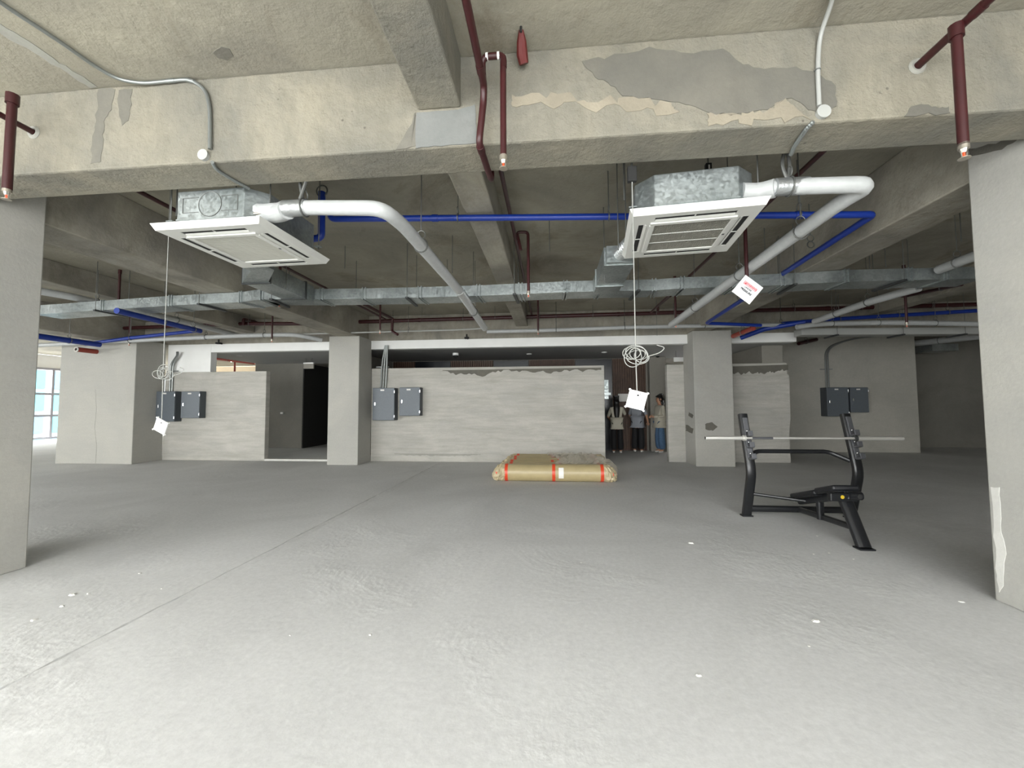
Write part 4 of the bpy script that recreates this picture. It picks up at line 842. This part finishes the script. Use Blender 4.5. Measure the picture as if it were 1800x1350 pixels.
for s_, fx_, bxx, tx in ((-1, 1308, 1322, 1309), (1, 1490, 1503, 1490)):
    foot = PY(fx_, 905, YU); foot.z = .012; bend = PY(bxx, 831, YU-.17); top = PY(tx, 728, YU+.02)
    X = (foot.x+top.x)/2; foot.x = X; top.x = X; bend.x = X
    u = rtube([foot, bend, top], .105, .075, 'upright', fil=.10)
    MB().obox((X, foot.y, .008), (.062, 0, 0), (0, .05, 0), (0, 0, .008)).build('foot_pad', 'vinyl', u, smooth=False, bevel=.004)
    d = (top-bend).normalized(); nrm = Vector((0, -1, 0)); nrm = (nrm-d*nrm.dot(d)).normalized()
    pl = MB().obox(bend+d*.42+nrm*.045, (.03, 0, 0), nrm*.012, d*.26).build('hook_plate', 'grip', BN, smooth=False, bevel=.005)
    for t in (.16, .30, .44):
        c = bend+d*(t+.02)+nrm*.055
        MB().obox(c+nrm*.035-d*.02, (.028, 0, 0), nrm*.045, d*.012).build('bar_hook', 'grip', pl, smooth=False, bevel=.004)
        MB().obox(c+nrm*.075+d*.005, (.028, 0, 0), nrm*.01, d*.03).build('hook_lip', 'grip', pl, smooth=False, bevel=.004)
        MB().sphere(c+d*.045+nrm*.005, .012, .008, .012, 10, 6).build('bolt', 'chrome', pl)
    if s_ < 0: UL = (foot, bend, top)
    else: UR = (foot, bend, top)
mx = (UL[0].x+UR[0].x)/2
rtube([Vector((UL[0].x+.04, YU-.02, .10)), Vector((UR[0].x-.04, YU-.02, .10))], .075, .075, 'rear_crossbar', upv=(0, 0, 1))
yb = YU-.08
zt = PY(1395, 794, YU-.02).z
rtube([Vector((UL[0].x+.03, YU-.08, zt-.10)), Vector((UL[0].x+.14, YU+.02, zt)), Vector((UR[0].x-.22, YU+.02, zt)), Vector((UR[0].x-.03, YU-.08, zt-.10))], .05, .05, 'upper_crossbar', upv=(0, 0, 1), fil=.06)
FF = PY(1517, 964, 4.36); FF.z = .01; FT = PY(1492, 866, 4.55)
FT.x = (FF.x+FT.x)/2; FF.x = FT.x-.0; FT.y = 4.62; FT.z = .47
rtube([FF, FT], .115, .09, 'front_leg')
MB().obox((FF.x, FF.y, .008), (.07, 0, 0), (0, .055, 0), (0, 0, .008)).build('foot_pad', 'vinyl', BN, smooth=False, bevel=.004)
fl = FF.lerp(FT, .35)
rtube([Vector((mx, YU-.03, .10)), Vector((fl.x, fl.y+.02, fl.z))], .06, .06, 'spine', upv=(0, 0, 1))
hp, lp = Vector((FF.x-.03, 4.50, .485)), Vector((mx-.02, 5.42, .22))               # high and low end of the sloping pad carrier
rtube([hp+Vector((0, -.0, 0)), lp], .07, .085, 'pad_carrier', upv=(0, 0, 1))
pc = hp.lerp(lp, .55); sp = Vector((mx, YU-.03, .10)).lerp(Vector((fl.x, fl.y, fl.z)), .42)
rtube([Vector((pc.x, pc.y, .11)), pc], .065, .065, 'centre_post', upv=(0, 1, 0))
for U in (UL, UR): rtube([Vector((U[0].x, YU-.09, .30)), hp.lerp(lp, .8)-Vector((0, 0, .02))], .036, .036, 'side_brace', upv=(0, 0, 1))
def pad(t0, t1, w, th, name, lift):
    a, b_ = hp.lerp(lp, t0), hp.lerp(lp, t1); d = (b_-a).normalized(); sd = Vector((1, 0, 0)); sd = (sd-d*sd.dot(d)).normalized(); nr = sd.cross(d).normalized()
    if nr.z < 0: nr = -nr
    o = MB().obox((a+b_)/2+nr*(lift+th/2), d*((b_-a).length/2), sd*w/2, nr*th/2).build(name, 'vinyl', BN, smooth=True, bevel=.02)
    o.modifiers['bevel'].segments = 4
    MB().obox((a+b_)/2+nr*(lift-.006), d*((b_-a).length/2-.02), sd*(w/2-.02), nr*.006).build('pad_board', 'blk', o, smooth=False)
    return nr
pad(.0, .38, .25, .055, 'seat_pad', .045); pad(.40, .98, .24, .055, 'back_pad', .03); pad(.9, 1.08, .22, .03, 'head_pad', .02)
MB().cyl(hp+Vector((-.02, -.03, .0)), hp+Vector((.10, -.03, .0)), .042, n=16).build('roller_sleeve', 'blk', BN)
MB().cyl(hp+Vector((.06, -.074, .0)), hp+Vector((.06, -.06, .0)), .024, n=16).build('sleeve_mouth', 'dark', BN)
c = hp.lerp(lp, .14)+Vector((-.04, -.05, .02)); c.x = FF.x-.09; c.y = 4.45
MB().obox(c+Vector((0, .04, 0)), (.13, 0, 0), (0, .03, 0), (0, 0, .04)).build('side_cover', 'blk', BN, smooth=False, bevel=.01)
MB().cyl(c+Vector((-.02, .008, .005)), c+Vector((-.02, .014, .005)), .018, n=16).build('yellow_badge', 'yellow', BN)
MB().prism([c+Vector((.025, .008, -.012)), c+Vector((.055, .008, -.012)), c+Vector((.04, .008, .014))], (0, .004, 0)).build('triangle_mark', 'grip', BN, smooth=False)
# barbell
d = (UL[2]-UL[1]).normalized(); hk = UL[1]+d*.445; zb = PY(1400, 770.5, 5.36).z; ybar = 5.33
A_, B_ = PY(1240, 771, ybar), PY(1587, 769.5, ybar); zb = (A_.z+B_.z)/2
BB = thing('barbell', 'long steel barbell without plates resting on the bench hooks', 'barbell', (A_.x, ybar, zb))
i0, i1 = PY(1306, 771, ybar).x, PY(1506, 770, ybar).x
MB().cyl((i0-.02, ybar, zb), (i1+.02, ybar, zb), .014, n=14).build('shaft', 'steel', BB)
for s_, e, i_ in ((-1, A_.x, i0), (1, B_.x, i1)):
    sl = MB().cyl((e, ybar, zb), (i_, ybar, zb), .025, n=18).build('sleeve', 'steel', BB)
    MB().cyl((i_, ybar, zb), (i_-s_*.03, ybar, zb), .036, n=18).build('collar', 'steel' if s_ < 0 else 'dgrey', BB)
    MB().cyl((e, ybar, zb), (e+s_*.004, ybar, zb), .018, n=14).build('end_cap', 'dgrey', sl)
for k, xx in enumerate((1340, 1385, 1440)):
    x = PY(xx, 770, ybar).x; MB().cyl((x-.12, ybar, zb), (x+.12, ybar, zb), .0146, n=14).build('knurling', 'grip' if k == 0 else 'steel', BB)
# ---- mortar chips on the floor
random.seed(11)
for x, y, s_, what in ((127,1046,.05,'large flat pale mortar chip near the foot of the left column'), (155,1044,.03,'pale mortar chip just right of the large chip near the left column'), (109,1066,.03,'small mortar crumb below the large chip near the left column'), (246,1008,.03,'pale mortar chip in the column shadow edge left of the joint'), (60,1090,.045,'pale mortar flake at the lower left of the floor'), (284,1035,.016,'tiny mortar crumb between the left column and the joint'), (371,1027,.022,'dark sided mortar chip lying on the floor joint'), (452,969,.02,'mortar crumb beside the floor joint further back'), (651,1116,.024,'pale mortar chip on the left foreground floor'), (510,1117,.016,'tiny mortar crumb on the left foreground near the joint'), (1022,989,.022,'small mortar crumb on the open floor before the rolls'), (1215,955,.06,'wide pale mortar smear left of the bench'), (1436,942,.022,'white mortar crumb beside the bench spine'), (1430,974,.02,'white mortar crumb in front of the bench, leftmost'), (1457,972,.02,'white mortar crumb in front of the bench, middle'), (1500,983,.02,'white mortar crumb in front of the bench leg'), (1228,1188,.03,'pale mortar chip on the centre foreground floor'), (1435,1092,.055,'pale mortar smear on the right foreground floor'), (1690,1058,.04,'pale mortar chip at the foot of the right column'), (1422,1136,.016,'tiny mortar crumb on the right foreground floor')):
    p = PZ(x, y, 0); n = 7; pts = [Vector((p.x+s_*.6*random.uniform(.6, 1)*math.cos(2*PI*j/n), p.y+s_*.5*random.uniform(.6, 1)*math.sin(2*PI*j/n), 0)) for j in range(n)]
    h = s_*random.uniform(.12, .3); c = Vector((p.x, p.y, h)); mb = MB(); mb.add(pts+[c.lerp(q, .55)+Vector((0, 0, h*.45)) for q in pts], [(j, (j+1) % n, n+(j+1) % n, n+j) for j in range(n)]+[tuple(range(n, 2*n)), tuple(range(n))[::-1]])
    tag(mb.build('mortar_chip', 'skim', smooth=False, origin=p), what, 'chip', 'mortar chips on the floor')
# ================================================================== PEOPLE in the lobby
def skin_obj(name, verts, edges, roots, mat, parent, sub=2):
    """graph of joints grown into one smooth surface"""
    me = bpy.data.meshes.new(name); me.from_pydata([v[:3] for v in verts], edges, []); me.materials.append(M[mat])
    o = bpy.data.objects.new(name, me); COL.objects.link(o); o.parent = parent
    sk = o.modifiers.new('skin', 'SKIN'); sk.use_smooth_shade = True
    if not me.skin_vertices: 
        bm = bmesh.new(); bm.from_mesh(me); bm.verts.layers.skin.verify(); bm.to_mesh(me); bm.free()
    for i, v in enumerate(verts):
        sv = me.skin_vertices[0].data[i]; sv.radius = (v[3], v[4] if len(v) > 4 else v[3]); sv.use_root = i in roots
    o.modifiers.new('sub', 'SUBSURF').levels = sub; o.modifiers['sub'].render_levels = sub
    return o
def person(label, loc, face, Hh, arms, top, legs, hair_len, wide=1.0, headturn=0., stance=.09):
    """faces -y before turning; arms: (elbow, wrist) for right (+x is the figure's left) and left side"""
    root = thing('person', label, 'person', (0, 0, 0)); k = Hh/1.64
    V = []; E_ = []
    def v(x, y, z_, r, r2=None, link=None):
        V.append((x*k, y*k, z_*k, r*k, (r2 or r)*k)); i = len(V)-1
        if link is not None: E_.append((link, i))
        return i
    pel = v(0, 0, .90, .135, .105); sp = v(0, .01, 1.07, .105, .085, pel); ch = v(0, .005, 1.26, .125, .095, sp); nb = v(0, .01, 1.365, .06, .055, ch)
    nk = v(0, 0, 1.425, .042, .045, nb); hl = v(0, -.018, 1.49, .058, .075, nk); hm = v(0, -.008, 1.555, .074, .092, hl); ht = v(0, 0, 1.615, .052, .062, hm)
    v(0, -.105, 1.525, .012, .014, hm)
    wrists = []
    for s_, (el, wr) in zip((-1, 1), arms):
        sh = v(s_*.165, .01, 1.325, .046, .046, ch); e = v(el[0], el[1], el[2], .036, .036, sh); w = v(wr[0], wr[1], wr[2], .024, .024, e)
        dd = (Vector(wr)-Vector(el)).normalized(); pm = Vector(wr)+dd*.06; v(pm.x, pm.y, pm.z, .03, .018, w); wrists.append((Vector(wr), dd, s_))
    for s_ in (-1, 1):
        h_ = v(s_*stance, 0, .84, .088, .09, pel); kn = v(s_*stance*1.05, -.015, .47, .055, .058, h_); an = v(s_*stance*1.1, .02, .085, .036, .04, kn); v(s_*stance*1.15, -.11, .035, .036, .03, an)
    nbody = len(V)
    roots = [pel]
    for wr, dd, s_ in wrists:                                # five fingers, unequal and slightly curled, rooted in the palm
        sd = dd.orthogonal().normalized(); cv = dd.cross(sd)
        for q, (off, ln) in enumerate(((-.027, .062), (-.009, .072), (.009, .068), (.026, .055))):
            b0 = wr+dd*.075+sd*off; i0_ = v(b0.x, b0.y, b0.z, .009); roots.append(i0_); b1 = b0+dd*ln*.55; i1_ = v(b1.x, b1.y, b1.z, .0085, None, i0_); b2 = b1+(dd*.6+cv*.8)*ln*.5; v(b2.x, b2.y, b2.z, .007, None, i1_)
        b0 = wr+dd*.03-sd*.028; i0_ = v(b0.x, b0.y, b0.z, .011); roots.append(i0_); b1 = b0+(dd*.6-sd*.8)*.035; i1_ = v(b1.x, b1.y, b1.z, .010, None, i0_); b2 = b1+dd*.03; v(b2.x, b2.y, b2.z, .008, None, i1_)
    body = skin_obj('body', V, E_, roots, 'skin', root)
    # clothes over the same joints
    def sub_graph(idx_r, mat, name):
        mp = {}; vs = []
        for i, add, cut in idx_r:
            p = V[i]; vs.append((p[0], p[1], p[2], p[3]+add, p[4]+add)); mp[i] = len(vs)-1
        es = [(mp[a], mp[b_]) for a, b_ in E_ if a in mp and b_ in mp]
        return vs, es, mp
    sleeve = top[1]
    idx = [(pel, .055, 0), (sp, .030, 0), (ch, .016, 0), (nb, .012, 0)]; a0 = 9
    for s_ in range(2):
        b_ = a0+s_*4; idx += [(b_, .016, 0)]
        idx += [(b_+1, .014, 0)]
        if sleeve == 'long': idx += [(b_+2, .012, 0)]
    vs, es, mp = sub_graph(idx, top[0], 'top'); vs.append((0, 0, .80*k, .185*k, .14*k)); es.append((mp[pel], len(vs)-1)); skin_obj('top', vs, es, [mp[pel]], top[0], root)
    l0 = a0+8; idx = [(pel, .002, 0)]
    for s_ in range(2):
        b_ = l0+s_*4; idx += [(b_, -.016, 0), (b_+1, .022*wide, 0), (b_+2, .032*wide, 0)]
    vs, es, mp = sub_graph(idx, legs, 'trousers'); skin_obj('trousers', vs, es, [mp[pel]], legs, root)
    for s_ in (-1, 1):
        x = s_*stance*1.12*k; vs = [(x, .035*k, .05*k, .04*k, .04*k), (x, -.05*k, .042*k, .042*k, .034*k), (x*1.05, -.13*k, .032*k, .036*k, .026*k)]
        skin_obj('shoe', vs, [(0, 1), (1, 2)], [0], 'shoe', root)
    # hair: cap plus fall down the back
    vs = [(0, .03*k, 1.60*k, .082*k, .085*k), (0, .045*k, 1.53*k, .084*k, .07*k), (0, .06*k, 1.45*k, .075*k, .05*k)]
    z_ = 1.45
    while z_ > 1.45-hair_len:
        z_ -= .09; vs.append((0, .085*k, z_*k, max(.07, .115-(1.45-z_)*.08)*k, max(.06, .09-(1.45-z_)*.06)*k))
    vs.append((0, .01*k, 1.635*k, .055*k, .06*k)); es = [(i, i+1) for i in range(len(vs)-2)]+[(0, len(vs)-1)]
    skin_obj('hair', vs, es, [0], 'hair', root)
    for s_ in (-1, 1):
        MB().sphere((s_*.03*k, -.092*k, 1.552*k), .010*k, .007*k, .007*k, 8, 6).build('eye', 'eye', root); MB().sphere((s_*.078*k, .0, 1.54*k), .010*k, .02*k, .03*k, 8, 6).build('ear', 'skin', root)
    MB().sphere((0, -.086*k, 1.487*k), .022*k, .008*k, .006*k, 8, 6).build('mouth', plain('lips', '#8f5148', .5) if 'lips' not in bpy.data.materials else bpy.data.materials['lips'], root)
    root.location = loc; root.rotation_euler = (0, 0, face)
    return root
p = PZ(1090, 797, 0)
person('person with long black hair, cream top and black trousers seen from behind', (p.x-.08, p.y, 0), math.radians(175), 1.60, (((-.26, -.14, 1.14), (-.16, -.34, 1.30)), ((.24, -.06, 1.08), (.20, -.26, 1.02))), ('cream', 'short'), 'bcloth', .38, 1.6)
p = PZ(1118, 789, 0)
person('person in grey t-shirt and black trousers behind the hanging white plate', (p.x-.14, 12.55, 0), math.radians(150), 1.66, (((-.25, -.03, 1.08), (-.24, -.18, .90)), ((.25, -.03, 1.08), (.2, -.2, .92))), ('gcloth', 'short'), 'bcloth', .10, 1.7)
p = PZ(1160, 796, 0)
person('person in pale top and loose blue jeans standing sideways beside the slim column', (p.x+.02, p.y, 0), math.radians(-75), 1.66, (((-.22, .02, 1.06), (-.06, -.22, 1.06)), ((.22, .02, 1.06), (.06, -.22, 1.04))), ('cream', 'long'), 'denim', .06, 2.2, stance=.08)
